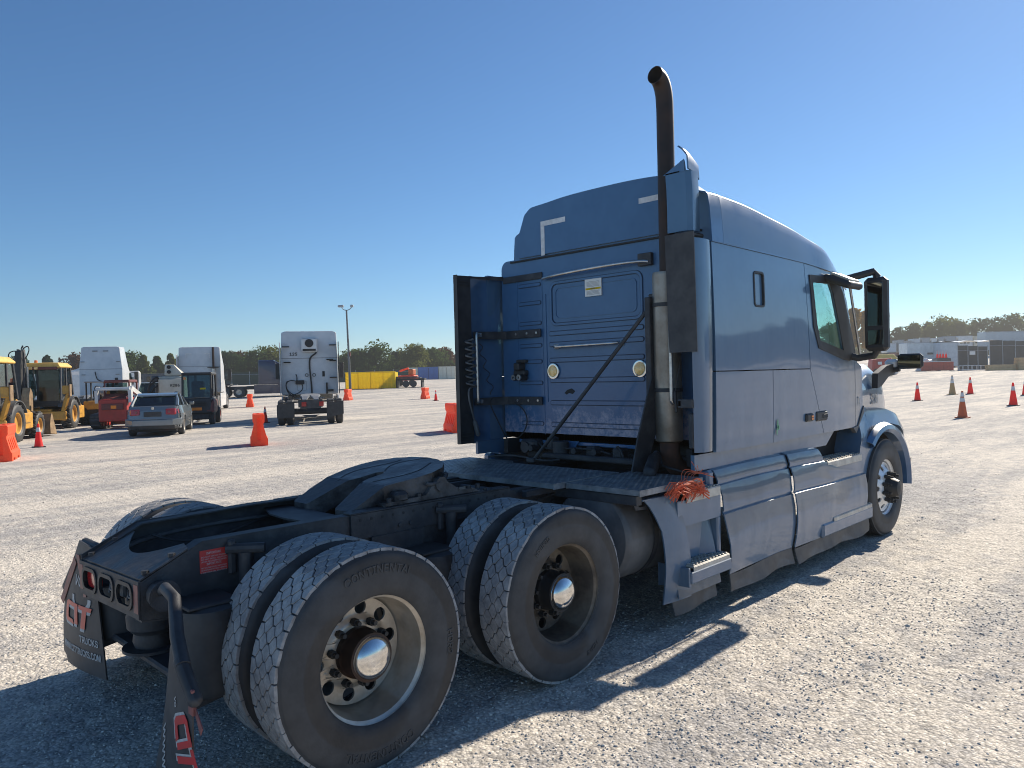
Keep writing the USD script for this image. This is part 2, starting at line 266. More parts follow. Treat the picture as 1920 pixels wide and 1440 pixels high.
# ---------------------------------------------------------------- scene graph helpers
used = {}
def numbered(parent, name):
    k = used.get((parent, name), 0); used[(parent, name)] = k + 1
    return name if k == 0 else '%s_%03d' % (name, k)
def tag(p, label=None, cat_=None, group=None, kind=None):
    for k, v in (('label', label), ('category', cat_), ('group', group), ('kind', kind)):
        if v: p.SetCustomDataByKey(k, v)
    return p
class Thing:
    def __init__(s, name, label=None, cat_=None, group=None, loc=(0, 0, 0), rz=0., scale=None, kind=None, parent='/World', rot=None):
        s.path = parent + '/' + numbered(parent, name); x = UsdGeom.Xform.Define(stage, s.path); s.prim = x.GetPrim()
        x.AddTranslateOp().Set(Gf.Vec3d(*map(float, loc)))
        if rz: x.AddRotateZOp().Set(float(rz))
        if rot: x.AddRotateXYZOp().Set(Gf.Vec3f(*rot))
        if scale: x.AddScaleOp().Set(Gf.Vec3f(*((scale,) * 3 if np.ndim(scale) == 0 else scale)))
        tag(s.prim, label, cat_, group, kind)
    fit = {}
    def add(s, name, mesh, mat, label=None, under=None, smooth=32):
        if name in s.fit:
            mesh = cat(mesh) if isinstance(mesh, list) else mesh.copy(); v = np.array(mesh.vertices); mesh.vertices = s.fit[name](v)
        base = under or s.path; path = base + '/' + numbered(base, name)
        if isinstance(mesh, list): mesh = cat(mesh)
        usdkit.mesh(stage, path, mesh, M[mat], smooth=smooth); tag(stage.GetPrimAtPath(path), label)
        return path
    def each(s, name, meshes, mat, under=None, smooth=32):
        for m in meshes: s.add(name, m, mat, None, under, smooth)
    def sub(s, name, loc=(0, 0, 0), rz=0.): return Thing(name, loc=loc, rz=rz, parent=s.path)
def dup(src, name, label, loc, rz=0., group=None, scale=None):
    was = src.prim.GetCustomData(); t = Thing(name, label, was['category'], group or was.get('group'), loc, rz, scale)
    t.prim.GetReferences().AddInternalReference(src.path); t.prim.SetInstanceable(True)
    tag(t.prim, label, was['category'], group or was.get('group')); return t
def single(name, mesh, mat, label, cat_, group=None, kind=None, smooth=32):
    path = '/World/' + numbered('/World', name)
    usdkit.mesh(stage, path, mesh, M[mat], smooth=smooth); return tag(stage.GetPrimAtPath(path), label, cat_, group, kind)

# ---------------------------------------------------------------- ground
def sstep(x, a, b): t = np.clip((x - a) / (b - a), 0, 1); return t * t * (3 - 2 * t)
from scipy.interpolate import PchipInterpolator
_gz = PchipInterpolator([-900, 0, 30, 40, 57, 70, 80, 100, 150, 400, 1500], [0, 0, 0, .02, .15, .40, .72, 1.12, 1.35, 1.5, 1.5])
def gz(x, y):
    d = (np.asarray(x) + 1.95) * .711 + (np.asarray(y) + 4.02) * .703; lat = (np.asarray(x) + 1.95) * .703 - (np.asarray(y) + 4.02) * .711
    return _gz(d) + 2.0 * sstep(d, 106, 145) * sstep(lat, 25, 50)
def axis(a, b, step, far):
    core = np.arange(a, b, step); out = []; s = step; p = 0
    while p < far: s *= 1.09; p += s; out.append(p)
    out = np.array(out); return np.concatenate([(a - out)[::-1], core, b + out])
gx, gy = axis(-3.2, 9.5, .032, 900), axis(-5.2, 3.5, .032, 900)
X, Y = np.meshgrid(gx, gy, indexing='ij'); dist = np.hypot(X - 2, Y + 1)
P3 = np.stack([X, Y, 0 * X], -1)
rel = (meshkit.fbm(P3 * 1.1, 3, 3) - .5) * .030 + (meshkit.noise(P3 * np.array([3., 9., 1.]), 5) - .5) * .012 + (meshkit.noise(P3 * 17., 9) - .5) * .010
Z = gz(X, Y) + rel * np.clip(1.2 - dist / 40, 0, 1)
n, k = X.shape; idx = np.arange(n * k).reshape(n, k)
F = np.stack([idx[:-1, :-1], idx[1:, :-1], idx[1:, 1:], idx[:-1, 1:]], -1).reshape(-1, 4)
single('ground', (np.stack([X, Y, Z], -1).reshape(-1, 3), F), 'gravel', None, None, kind='structure', smooth=True)

# loose stones lying on the gravel near the truck
protos = UsdGeom.PointInstancer.Define(stage, '/World/gravel_stones')
tag(protos.GetPrim(), 'loose grey gravel stones scattered over the lot', 'gravel', kind='stuff')
paths = []
for i in range(7):
    s = trimesh.creation.icosphere(1); v = np.array(s.vertices); v = v * (1 + .7 * (meshkit.noise(v * 1.6 + i * 9, i)[:, None] - .5)) * [1, .75, .55]
    v = np.sign(v) * np.abs(v) ** 1.0
    pth = '/World/gravel_stones/stone' + ('_%03d' % i if i else ''); usdkit.mesh(stage, pth, (v, s.faces), M['stone'], smooth=False); paths.append(pth)
pts, sc = [], []
for cnt, rmax, (s0, s1) in ((70000, 7., (.003, .0070)), (42000, 12., (.004, .0085)), (1300, 12., (.008, .014)), (16000, 24., (.006, .010))):
    rr_, aa_ = rmax * rng.uniform(0, 1, cnt) ** .62, rng.uniform(-1.5, 2.3, cnt); q = np.c_[-1.2 + rr_ * np.cos(aa_), -3.2 + rr_ * np.sin(aa_)]
    keep = (meshkit.fbm(np.c_[q * 1.3, 0 * q[:, 0]], 3, 21) > rng.uniform(.30, .66, cnt)) & (rng.uniform(0, 1, cnt) > (rr_ / rmax) ** 3); q = q[keep]
    pts.append(q); sc.append(rng.uniform(s0 ** .5, s1 ** .5, len(q)) ** 2)
pts, sc = np.vstack(pts), np.concatenate(sc)
from scipy.interpolate import RegularGridInterpolator
hz = RegularGridInterpolator((gx, gy), Z)(pts)
protos.CreatePrototypesRel().SetTargets([Sdf.Path(p) for p in paths])
protos.CreateProtoIndicesAttr(Vt.IntArray.FromNumpy(rng.integers(0, 7, len(pts)).astype(np.int32)))
protos.CreatePositionsAttr(Vt.Vec3fArray.FromNumpy(np.c_[pts, hz + sc * .25].astype(np.float32)))
protos.CreateScalesAttr(Vt.Vec3fArray.FromNumpy((sc[:, None] * rng.uniform(.75, 1.3, (len(pts), 3))).astype(np.float32)))
a = rng.uniform(0, 6.28, len(pts)); qh = np.zeros((len(pts), 4), np.float16); qh[:, 2] = np.sin(a / 2); qh[:, 3] = np.cos(a / 2)
protos.CreateOrientationsAttr(Vt.QuathArray.FromNumpy(qh))

# thin dusty air over the lot
M['air'] = usdkit.material(stage, '/World/Looks/dusty_air', {'v': ('principled_volume', {'color': (.93, .93, .90), 'density': .00042, 'anisotropy': .45})}, [], volume='v.volume')
single('haze', bb(-1000, 1000, -1000, 1000, -2.2, 26.), 'air', 'thin pale dusty haze over the lot', 'haze', kind='stuff', smooth=False)

# ================================================================ far structures: fences, containers, trees
def at(x, y): return (x, y, float(gz(x, y)))
def crown(kind, seed, H, W, n, leaf):
    """clumps of leaf-sized faces spread through an uneven crown"""
    rg = np.random.default_rng(seed); C_ = []
    nb = 16
    for q in range(nb):
        h = rg.uniform(.30, .97)
        if kind == 'cone': w = (1 - h) * 1.0 + .10
        elif kind == 'open': w = .55 + .45 * math.sin(math.pi * min(1, h)); h = rg.uniform(.42, .95)
        elif kind == 'tall': w = .45 * (1.15 - h)
        else: w = math.sin(math.pi * (.18 + .80 * h)) ** .6
        a = rg.uniform(0, 6.28); r = w * rg.uniform(.25, .8)
        C_.append((r * math.cos(a) * W / 2, r * math.sin(a) * W / 2, h * H, rg.uniform(.16, .30) * W * (.6 if kind in ('cone', 'tall', 'open') else 1)))
    C_.append((0, 0, H * .90, .16 * W)); C_ = np.array(C_)
    if kind == 'cone':
        h_ = rg.uniform(0, 1, 60); a_ = rg.uniform(0, 6.28, 60); w_ = (1.02 - h_) * W / 2 * rg.uniform(.5, .95, 60); C_ = np.c_[w_ * np.cos(a_), w_ * np.sin(a_), H * (.12 + .86 * h_), .09 * W + .10 * W * (1 - h_)]
    pick = rg.integers(0, len(C_), n); d = rg.normal(0, 1, (n, 3)); d /= np.linalg.norm(d, axis=1, keepdims=True)
    p = C_[pick, :3] + d * (C_[pick, 3] * rg.uniform(.55, 1.05, n))[:, None] * [1, 1, .85]; p[:, 2] = np.maximum(p[:, 2], .12 * H)
    u = rg.normal(0, 1, (n, 3)); u /= np.linalg.norm(u, axis=1, keepdims=True); w_ = np.cross(u, rg.normal(0, 1, (n, 3))); w_ /= np.linalg.norm(w_, axis=1, keepdims=True)
    s = leaf * rg.uniform(.5, 1.2, n)[:, None]
    V = np.stack([p - u * s, p + w_ * s * .6, p + u * s, p - w_ * s * .6], 1).reshape(-1, 3); F_ = np.arange(4 * n).reshape(n, 4)
    lim = [tube([(0, 0, .15 * H), (x * .5, y * .5, z * .7), (x, y, z)], [.10, .06, .02], 5) for x, y, z, r in C_[:7]]
    return (V, F_), lim
def tree(name, kind, seed, H, W, leaf, n, size, label, xy, group):
    t = Thing(name, label, 'tree', group, at(*xy))
    (V, F_), lim = crown(kind, seed, H, W, n, size)
    t.add('trunk', [tube([(0, 0, -.2), (.05, .03, .25 * H), (0, .02, .7 * H)], [.16, .12, .05], 8)] + lim, 'bark'); t.add('crown', (V, F_), leaf, smooth=False); return t
def along(px, d):           # a spot on the lot: across (to the right) and away
    c = CAM + FW * d + RT * px * d; return (float(c[0]), float(c[1]))
left_trees = [  # across/away ratio, away, kind, height, width, leaf
    (-.70, 165, 'cone', 8.6, 5.5, 'leaf_dark', 'dark spire-shaped tree at the left edge, beyond the yellow cab roof'), (-.655, 172, 'round', 8.0, 7.5, 'leaf_dark', 'dark tree between the left edge and the folded digger boom'),
    (-.615, 150, 'cone', 8.4, 5., 'leaf_dark', 'dark conifer-like tree behind the folded digger boom'), (-.580, 176, 'round', 9.6, 7.5, 'leaf_russet', 'russet tree showing above the roof of the second backhoe'), (-.545, 172, 'round', 8.6, 7., 'leaf_dark', 'dark tree left of the tall white sleeper cab'),
    (-.505, 168, 'round', 9.0, 8., 'leaf_green', 'green tree right of the tall white sleeper cab'), (-.488, 160, 'cone', 8.0, 6., 'leaf_olive', 'yellow-green tree behind the red loader'), (-.470, 172, 'cone', 8.6, 5., 'leaf_green', 'pointed green tree above the grey sedan'),
    (-.452, 164, 'cone', 8.6, 4.8, 'leaf_olive', 'pointed yellow-green tree left of the cream digger'), (-.436, 172, 'round', 7.6, 6.5, 'leaf_dark', 'low dark tree just left of the cream digger'),
    (-.378, 170, 'round', 8.6, 7.5, 'leaf_dark', 'dark tree beside the rear of the white truck with the stack'), (-.362, 176, 'round', 9.8, 7., 'leaf_russet', 'reddish tipped tree above the flatbed trailer'), (-.340, 165, 'round', 9.2, 8.5, 'leaf_green', 'broad green tree behind the dark blue tractor'),
    (-.318, 168, 'round', 10., 8.5, 'leaf_olive', 'tall yellow-green tree left of the central white truck'), (-.300, 172, 'round', 9.8, 8., 'leaf_green', 'green tree half hidden by the central white truck'),
    (-.222, 170, 'round', 7.2, 7., 'leaf_dark', 'dark tree right of the central white truck'), (-.205, 165, 'round', 8.2, 9., 'leaf_green', 'rounded green tree beside the lamp post'), (-.180, 165, 'round', 8.9, 10.5, 'leaf_green', 'big rounded green tree above the yellow skip'),
    (-.150, 172, 'round', 7.8, 7., 'leaf_dark', 'dark gap tree right of the big rounded green tree'), (-.128, 165, 'round', 8.6, 9., 'leaf_olive', 'olive rounded tree above the orange machine'), (-.105, 172, 'round', 8.0, 8., 'leaf_green', 'green tree above the blue containers'), (-.084, 178, 'round', 8.6, 7.5, 'leaf_russet', 'reddish topped tree above the right-hand cream container')]
for i, (px, d, k_, H, W, lf, lb) in enumerate(left_trees):
    tree('deciduous_tree' if k_ == 'round' else 'conical_tree', k_, 100 + i, H * (.80 if px < -.4 else .74), W * 1.05, lf, 3600, .32, lb, along(px, d), 'trees along the far left side of the lot')
# the hedge-like wood that closes the gaps under and between those trees
bl, bf = [], []; off = 0
rg = np.random.default_rng(5); N_ = 26000
px = rg.uniform(-.80, -.03, N_); d = rg.uniform(172, 190, N_); base = CAM[:2] + FW[:2] * d[:, None] + RT[:2] * (px * d)[:, None]
top = 2.4 + 2.6 * meshkit.fbm(np.c_[px * 60, d * .1, 0 * d], 3, 4); zz_ = rg.uniform(0, 1, N_) ** .8 * top + 1.3
p = np.c_[base, zz_]; u_ = rg.normal(0, 1, (N_, 3)); u_ /= np.linalg.norm(u_, axis=1, keepdims=True); w_ = np.cross(u_, rg.normal(0, 1, (N_, 3))); w_ /= np.linalg.norm(w_, axis=1, keepdims=True); s_ = .45 * rg.uniform(.5, 1.2, N_)[:, None]
single('far_undergrowth', (np.stack([p - u_ * s_, p + w_ * s_ * .6, p + u_ * s_, p - w_ * s_ * .6], 1).reshape(-1, 3), np.arange(4 * N_).reshape(N_, 4)), 'leaf_green', 'dark undergrowth filling the gaps between the far trees on the left', 'undergrowth', kind='stuff', smooth=False)
right_trees = [(.455, 150, 'tall', 10., 6.5, 'leaf_gold', 'golden autumn tree seen past the window pillar'), (.470, 152, 'tall', 9.2, 6., 'leaf_gold', 'second golden autumn tree, nearer the tall mirror'), (.420, 190, 'round', 10., 9., 'leaf_dark', 'dark tree seen through the cab window'), (.435, 180, 'tall', 11., 7., 'leaf_green', 'spiky green tree seen through the cab window'),
    (.500, 205, 'round', 7.2, 9., 'leaf_dark', 'low dark tree right of the tall mirror'), (.515, 205, 'round', 9.4, 9., 'leaf_dark', 'dark green tree right of the low one by the mirror'), (.535, 205, 'tall', 11., 11., 'leaf_hazy', 'spiky pale green tree with upright twigs'), (.553, 208, 'tall', 11.6, 11., 'leaf_hazy', 'thin-topped pale tree in the middle of the right-hand trees'),
    (.572, 205, 'round', 12.0, 12., 'leaf_olive', 'broad yellow-green tree above the white trailers'), (.590, 205, 'round', 11., 10., 'leaf_hazy', 'pale tree right of the broad yellow-green one'), (.607, 208, 'open', 11., 10., 'leaf_hazy', 'open airy tree with sky showing through its crown'), (.632, 205, 'open', 12.2, 13., 'leaf_dark', 'flat-topped dark tree above the silver box trailer'), (.657, 205, 'open', 13.2, 12., 'leaf_dark', 'tall flat-topped tree at the right edge'), (.678, 205, 'open', 13.6, 13., 'leaf_hazy', 'rightmost tall open tree')]
for i, (px_, d_, k_, H, W, lf, lb) in enumerate(right_trees):
    tree('autumn_tree' if 'gold' in lf else 'open_tree' if k_ == 'open' else 'deciduous_tree', k_, 300 + i, H * .84 if d_ > 160 else H, W, lf, 2600 if k_ != 'open' else 1500, .42, lb, along(px_, d_), 'trees beyond the right side of the lot')
N_ = 9000; px = rg.uniform(.40, .74, N_); d = rg.uniform(208, 222, N_); base = CAM[:2] + FW[:2] * d[:, None] + RT[:2] * (px * d)[:, None]
p = np.c_[base, 3.3 + rg.uniform(0, 1, N_) ** .8 * (3.0 + 3.0 * meshkit.fbm(np.c_[px * 70, d * .1, 0 * d], 3, 8))]; u_ = rg.normal(0, 1, (N_, 3)); u_ /= np.linalg.norm(u_, axis=1, keepdims=True); w_ = np.cross(u_, rg.normal(0, 1, (N_, 3))); w_ /= np.linalg.norm(w_, axis=1, keepdims=True); s_ = .55 * rg.uniform(.5, 1.2, N_)[:, None]
single('far_undergrowth', (np.stack([p - u_ * s_, p + w_ * s_ * .6, p + u_ * s_, p - w_ * s_ * .6], 1).reshape(-1, 3), np.arange(4 * N_).reshape(N_, 4)), 'leaf_hazy', 'pale undergrowth below the trees on the right', 'undergrowth', kind='stuff', smooth=False)
N_ = 16000; az = rg.uniform(-.72, .12, N_); d = rg.uniform(165, 190, N_); p = np.c_[CAM[0] + d * np.cos(az), CAM[1] + d * np.sin(az), 1.5 + rg.uniform(0, 1, N_) ** .7 * (5. + 9. * meshkit.fbm(np.c_[az * 26, 0 * d, 0 * d], 3, 14))]; u_ = rg.normal(0, 1, (N_, 3)); u_ /= np.linalg.norm(u_, axis=1, keepdims=True); w_ = np.cross(u_, rg.normal(0, 1, (N_, 3))); w_ /= np.linalg.norm(w_, axis=1, keepdims=True); s_ = 1.1 * rg.uniform(.5, 1.2, N_)[:, None]
p = p[(p[:, 0] - CAM[0]) * RT[0] + (p[:, 1] - CAM[1]) * RT[1] > .745 * ((p[:, 0] - CAM[0]) * FW[0] + (p[:, 1] - CAM[1]) * FW[1])]; k_ = len(p); u_, w_, s_ = u_[:k_], w_[:k_], s_[:k_]
single('far_tree_belt', (np.stack([p - u_ * s_, p + w_ * s_ * .6, p + u_ * s_, p - w_ * s_ * .6], 1).reshape(-1, 3), np.arange(4 * k_).reshape(k_, 4)), 'leaf_dark', 'belt of far trees continuing past the right side of the lot', 'tree belt', kind='stuff', smooth=False)
# fences
def fence(name, label, a, b, h, step, mat, rail=True, extra=0.):
    a, b = np.array(a), np.array(b); L = np.linalg.norm(b - a); rz = math.degrees(math.atan2(*(b - a)[::-1])); z0 = float(gz(*((a + b) / 2)))
    t = Thing(name, label, 'fence', None, (*a, z0), rz); n_ = max(2, int(L / step) + 1); xs = np.linspace(0, L, n_)
    for x in xs: t.add('post', cyl((x, 0, -.6), (x, 0, h + .05 + extra), .05, 8), 'galv')
    for q in range(n_ - 1):
        t.add('screen_panel', sheet([[(x, .02 + .03 * math.sin(x * 3 + z * 2), z) for x in np.linspace(xs[q] + .04, xs[q + 1] - .04, 5)] for z in np.linspace(-.4, h - .06 * (q % 3), 4)], .01), mat)
        if rail: t.add('rail', cyl((xs[q], -.05, h * .80), (xs[q + 1], -.05, h * .80), .03, 6), 'galv')
    return t
fence('screened_fence', 'black screened chain-link fence section with a white notice on it', (101.9, 22.0), (107.6, 20.1), 3.0, 1.6, 'screen').add('notice', bb(2.2, 3.3, -.12, -.09, 1.85, 2.3), 'label')
fence('screened_fence', 'taller black screened fence section reaching the right edge', (108.2, 20.0), (118.5, 16.5), 3.6, 2.2, 'screen')
fence('screened_fence', 'dark fence behind the flatbed trailer on the left', along(-.395, 128), along(-.30, 128), 2.2, 3.0, 'green_screen')
fence('screened_fence', 'dark fence behind the lamp post and yellow skip', along(-.232, 132), along(-.132, 132), 2.0, 3.0, 'green_screen')
# storage containers at the far end
def container(label, px0, px1, d, h, mat):
    a, b = np.array(along(px0, d)), np.array(along(px1, d)); L = np.linalg.norm(b - a); rz = math.degrees(math.atan2(*(b - a)[::-1])); t = Thing('storage_container', label, 'container', None, (*a, float(gz(*a)) - .12), rz)
    t.add('body', bb(.05, L - .05, .05, 5.8, .1, h - .05), mat); t.add('roof', bb(0, L, 0, 5.9, h - .05, h), mat)
    for s0, s1 in ((.06, L / 2 - .03), (L / 2 + .03, L - .06)): t.add('door', bb(s0, s1, -.02, .045, .18, h - .12), mat)
    t.each('corner_post', [bb(x, x + .1, -.03, .05, 0, h - .05) for x in (0, L - .1)], mat)
for lb, a_, b_, h, m_ in (('cream storage container at the far end, left of the blue ones', -.1362, -.1245, 2.55, 'cream'), ('left one of the two blue storage containers', -.1240, -.1108, 2.6, 'cblue'), ('right one of the two blue storage containers', -.1102, -.0975, 2.6, 'cblue'), ('cream storage container right of the blue ones', -.0968, -.0862, 2.65, 'cream'), ('cream storage container at the far end beside the blue truck', -.0858, -.0745, 2.65, 'cream')):
    container(lb, a_, b_, 148, h, m_)
# lamp post
t = Thing('lamp_post', 'tall grey floodlight post standing behind the yellow skip', 'lamp post', None, at(*along(-.2145, 77)), rot=(0, 0, 44.))
t.add('post', tube([(0, 0, -.3), (.0, .08, 4), (.0, .18, 8.2)], [.14, .11, .08], 10), 'pole'); t.add('bracket', [tube(bend([(0, -.35, 8.55), (0, -.15, 8.3), (0, .18, 8.2), (0, .5, 8.3), (0, .65, 8.55)]), .035, 6)], 'pole')
t.each('floodlight', [moved(bb(-.15, .2, -.28, .28, -.10, .12, .04), (0, .75, 8.62)), moved(bb(-.15, .2, -.15, .15, -.12, .12, .04), (0, -.38, 8.62))], 'galv'); t.add('junction_box', bb(-.1, .1, -.12, .12, 3.5, 3.9), 'maroon')
# yellow skip, black trailer, orange machine behind it
a, b = np.array((42.5, 64.8)), np.array((46.3, 61.1)); L = np.linalg.norm(b - a); t = Thing('yellow_skip', 'long yellow panelled steel skip near the lamp post', 'skip', None, (*a, float(gz(*a)) - .05), math.degrees(math.atan2(*(b - a)[::-1])))
for q in range(12):
    for r in range(3): t.add('panel', bb(q * L / 12 + .01, (q + 1) * L / 12 - .01, 0, .05, .08 + r * .56, .08 + (r + 1) * .56 - .015, .01), 'lemon')
t.add('shell', [bb(.02, L - .02, .055, 2.2, .05, .12), bb(.02, L - .02, 2.14, 2.2, .05, 1.76), bb(0, .05, .06, 2.2, .05, 1.76), bb(L - .05, L, .06, 2.2, .05, 1.76)], 'lemon'); t.each('rib', [bb(x, x + .06, -.05, -.005, .0, 1.8) for x in (0, L * .25, L * .5, L * .75, L - .06)], 'lemon'); t.add('top_rail', bb(-.02, L + .02, -.06, .06, 1.77, 1.85), 'lemon'); t.add('skid', bb(-.1, L + .1, .1, 2., -.1, .05), 'dark')
t = Thing('flat_trailer', 'empty black flat trailer beyond the right end of the yellow skip', 'trailer', None, at(47.0, 62.3), -45.)
t.add('deck', bb(0, 3.4, -1., 1., .75, .95), 'dark'); t.each('stack_board', [bb(.2, 2.9, -.9, .9, .96, 1.06), bb(.3, 2.6, -.9, .9, 1.065, 1.18)], 'frame'); t.each('wheel', [cyl((x, -1.0, .38), (x, -.75, .38), .36, 18) for x in (1.4, 2.2)], 'rubber'); t.each('leg', [bb(x, x + .15, -.9, .9, 0, .74) for x in (.3, 3.0)], 'dark')
t = Thing('orange_machine', 'small orange boom machine behind the black flat trailer', 'machine', None, at(51.0, 65.0), -60.)
t.add('body', bb(-1.0, 1.0, -.7, .7, .6, 1.2, .1), 'orange'); t.add('boom', [tube([(.6, 0, 1.2), (0, 0, 2.0), (-1.0, 0, 1.7)], .12, 8)], 'orange'); t.add('mast', [bb(.2, .8, -.5, .5, 1.2, 1.9, .1)], 'cone_orange'); t.add('pipe', cyl((-2.6, 0, 1.1), (-.9, 0, 1.1), .13, 10), 'white'); t.each('wheel', [cyl((x, -.75, .35), (x, -.5, .35), .34, 16) for x in (-.7, .7)], 'rubber')
# ---- right-hand yard
def box_trailer(name, label, a, b, h, mat, depth=2.5, wheels=True, category='trailer', group=None):
    a, b = np.array(a, float), np.array(b, float); L = np.linalg.norm(b - a); t = Thing(name, label, category, group, (*a, float(gz(*((a + b) / 2)))), math.degrees(math.atan2(*(b - a)[::-1]))); z0 = 1.05 if wheels else .1
    t.add('body', bb(0, L, 0, depth, z0, h, .06), mat); t.each('side_rib', [bb(x, x + .07, -.03, -.004, z0 + .1, h - .1) for x in np.linspace(.02, L - .09, max(2, int(L / 1.3)))], mat)
    t.add('top_rail', bb(-.02, L + .02, -.04, .1, h - .02, h + .05), 'galv'); t.add('bottom_rail', bb(0, L, -.05, -.002, z0 - .05, z0 + .08), 'mgrey')
    if wheels: t.each('wheel', [cyl((x, -.02, .5), (x, .26, .5), .5, 18) for x in (min(L * .74, L - 1.8), min(L * .74, L - 1.8) + 1.1)], 'rubber')
    return t
t = box_trailer('white_trailer', 'white box trailer behind the red wall, left of the stacked cones', along(.525, 114), along(.5675, 114), 3.7, 'white', wheels=False); t.add('vent', bb(3.0, 4.0, -.08, -.035, 1.9, 2.2), 'mgrey')
t = box_trailer('white_trailer', 'grey-white box trailer behind the stacked cones', along(.569, 112), along(.592, 112), 3.7, 'offwhite', wheels=False); t.add('tarpaulin', sheet([[(x, y, 3.80 + .12 * math.sin(x * 1.9 + y)) for x in np.linspace(.1, 9.5, 16)] for y in np.linspace(-.1, 2.4, 4)], .02), 'white')
box_trailer('box_trailer', 'silver-grey box trailer rising above the black fence at right', along(.629, 136), along(.712, 136), 4.4, 'silver').add('ladder_frame', [bb(8.6, 8.75, -.1, -.04, 1.2, 3.4), bb(9.6, 9.75, -.1, -.04, 1.2, 3.4), bb(8.6, 9.75, -.1, -.04, 3.4, 3.5)], 'mgrey')
for i, (p0, p1, lb, m_, h) in enumerate([(.4985, .5105, 'first parked trailer right of the tall mirror, white roofed', 'offwhite', 2.9), (.5135, .5215, 'grey trailer with a white nose in the far row', 'galv', 3.5), (.524, .531, 'dull grey trailer end in the far row', 'galv', 3.3), (.5345, .5425, 'grey van trailer end left of the white box body', 'offwhite', 3.7), (.5445, .5555, 'long grey trailer side in the middle of the far row', 'galv', 3.8), (.5575, .565, 'white box body in the far row', 'white', 3.7), (.5665, .574, 'grey box body right of the white one', 'galv', 3.8), (.577, .590, 'bluish grey trailer left of the white motor home', 'galv', 4.0), (.593, .612, 'white motor home with dark windows in the far row', 'white', 4.0), (.6135, .627, 'cream bus end left of the silver box trailer', 'cream', 3.9)]):
    t = box_trailer('parked_trailer', lb, along(p0, 150), along(p1, 150), h, m_, group='vehicles in the far row on the right')
    if i in (8, 9): t.each('window', [bb(x, x + .5, -.06, -.032, 2.5, 3.1) for x in (.3, 1.0, 1.7)], 'glass_dark')
for q, (p0, d_, lb, m_) in enumerate([(.512, 128, 'rust-red flatbed deck parked below the far row', 'maroon'), (.529, 125, 'rusty red low loader left of the white trailer', 'rust')]):
    t = Thing('low_loader', lb, 'trailer', None, at(*along(p0, d_)), -42.); t.add('deck', bb(-.8, 2.4, -1.2, 1.2, 1.1, 1.5), m_); t.add('headboard', bb(2.3, 2.4, -1.2, 1.2, 1.5, 2.6 + .5 * q), 'galv' if q else m_); t.each('wheel', [cyl((x, -1.2, .5), (x, -.9, .5), .48, 16) for x in (0., 1.1)], 'rubber'); t.add('chassis', bb(-.8, 2.4, -.6, .6, .8, 1.09), 'dark')
a, b = (98.6, 25.1), (101.4, 22.3); a, b = np.array(a), np.array(b); L = np.linalg.norm(b - a); t = Thing('red_steel_wall', 'long low red steel wall panel in front of the white trailers', 'barrier', None, (*a, float(gz(*a)) - .05), math.degrees(math.atan2(*(b - a)[::-1])))
t.each('panel', [bb(q * L / 3, (q + 1) * L / 3 - .02, 0, .15, .1, 1.15, .02) for q in range(3)], 'red'); t.add('top_rail', bb(0, L, -.03, .18, 1.16, 1.24), 'white'); t.each('foot', [bb(x, x + .2, -.3, .5, 0, .1) for x in (.1, L / 2, L - .3)], 'galv')
t = Thing('cone_cart', 'dark cart carrying stacks of cones behind the red wall', 'cart', None, at(104.3, 24.4), -42.); t.add('bed', bb(-.9, .9, -.5, .5, .35, 1.5, .04), 'mgrey'); t.each('wheel', [cyl((x, -.55, .25), (x, -.42, .25), .24, 14) for x in (-.6, .6)], 'rubber'); t.add('drawbar', cyl((.9, 0, .4), (1.7, 0, .4), .04, 6), 'mgrey')
t = Thing('white_rack', 'low white pipe rack in front of the screened fence', 'rack', None, at(99.6, 20.9), -46.)
t.each('rail', [cyl((0, y, z), (3.2, y, z), .035, 6) for y in (0, .8) for z in (.12, .6)], 'white'); t.each('upright', [cyl((x, y, 0), (x, y, .62), .035, 6) for x in (0, 1.07, 2.13, 3.2) for y in (0, .8)], 'white')
def timber_stack(label, a, b, n, h0):
    a, b = np.array(a), np.array(b); L = np.linalg.norm(b - a); t = Thing('timber_stack', label, 'timber', None, (*a, float(gz(*a)) - .05), math.degrees(math.atan2(*(b - a)[::-1])))
    for r in range(n):
        for q in range(3): t.add('beam', bb(.03 * ((r * 7 + q) % 3), L - .02 * ((r + q) % 3), q * .31, q * .31 + .30, .06 + r * h0, .06 + (r + 1) * h0 - .01, .01), 'wood')
    t.each('bearer', [bb(x, x + .12, -.02, .95, 0, .055) for x in (.3, L - .5)], 'wood')
timber_stack('long low stack of pale timbers in front of the tall fence', (99.9, 18.2), (102.1, 16.0), 2, .34); timber_stack('taller timber stack at the right edge', (102.0, 15.7), (103.2, 14.6), 4, .36)
t = Thing('red_loader', 'red machine body seen below the tall mirror', 'loader', None, at(82.6, 24.4), -52.); t.add('body', [rhull([(-1.1, -.7, .5), (1.1, -.7, .5), (-1.1, .7, .5), (1.1, .7, .5), (-1.0, -.6, 1.7), (.8, -.6, 1.8), (-1.0, .6, 1.7), (.8, .6, 1.8)], .08)], 'red'); t.add('label_plate', bb(-.6, -.2, -.83, -.79, 1.2, 1.5), 'label'); t.add('frame', bb(-1.0, 1.0, -.6, .6, .25, .5), 'dark'); t.each('wheel', [cyl((x, -.8, .4), (x, -.5, .4), .4, 16) for x in (-.7, .7)], 'rubber')
t = Thing('white_tank', 'rounded white tank beside the red machine by the hood mirror', 'tank', None, at(86.6, 24.6), -50.); t.add('shell', lathe([(0, 0), (.5, .03), (.62, .2), (.62, 1.1), (.5, 1.28), (0, 1.32)], 28, 'z'), 'white'); t.add('lid', lathe([(0, 1.32), (.2, 1.33), (.2, 1.42), (0, 1.43)], 18, 'z'), 'mgrey')
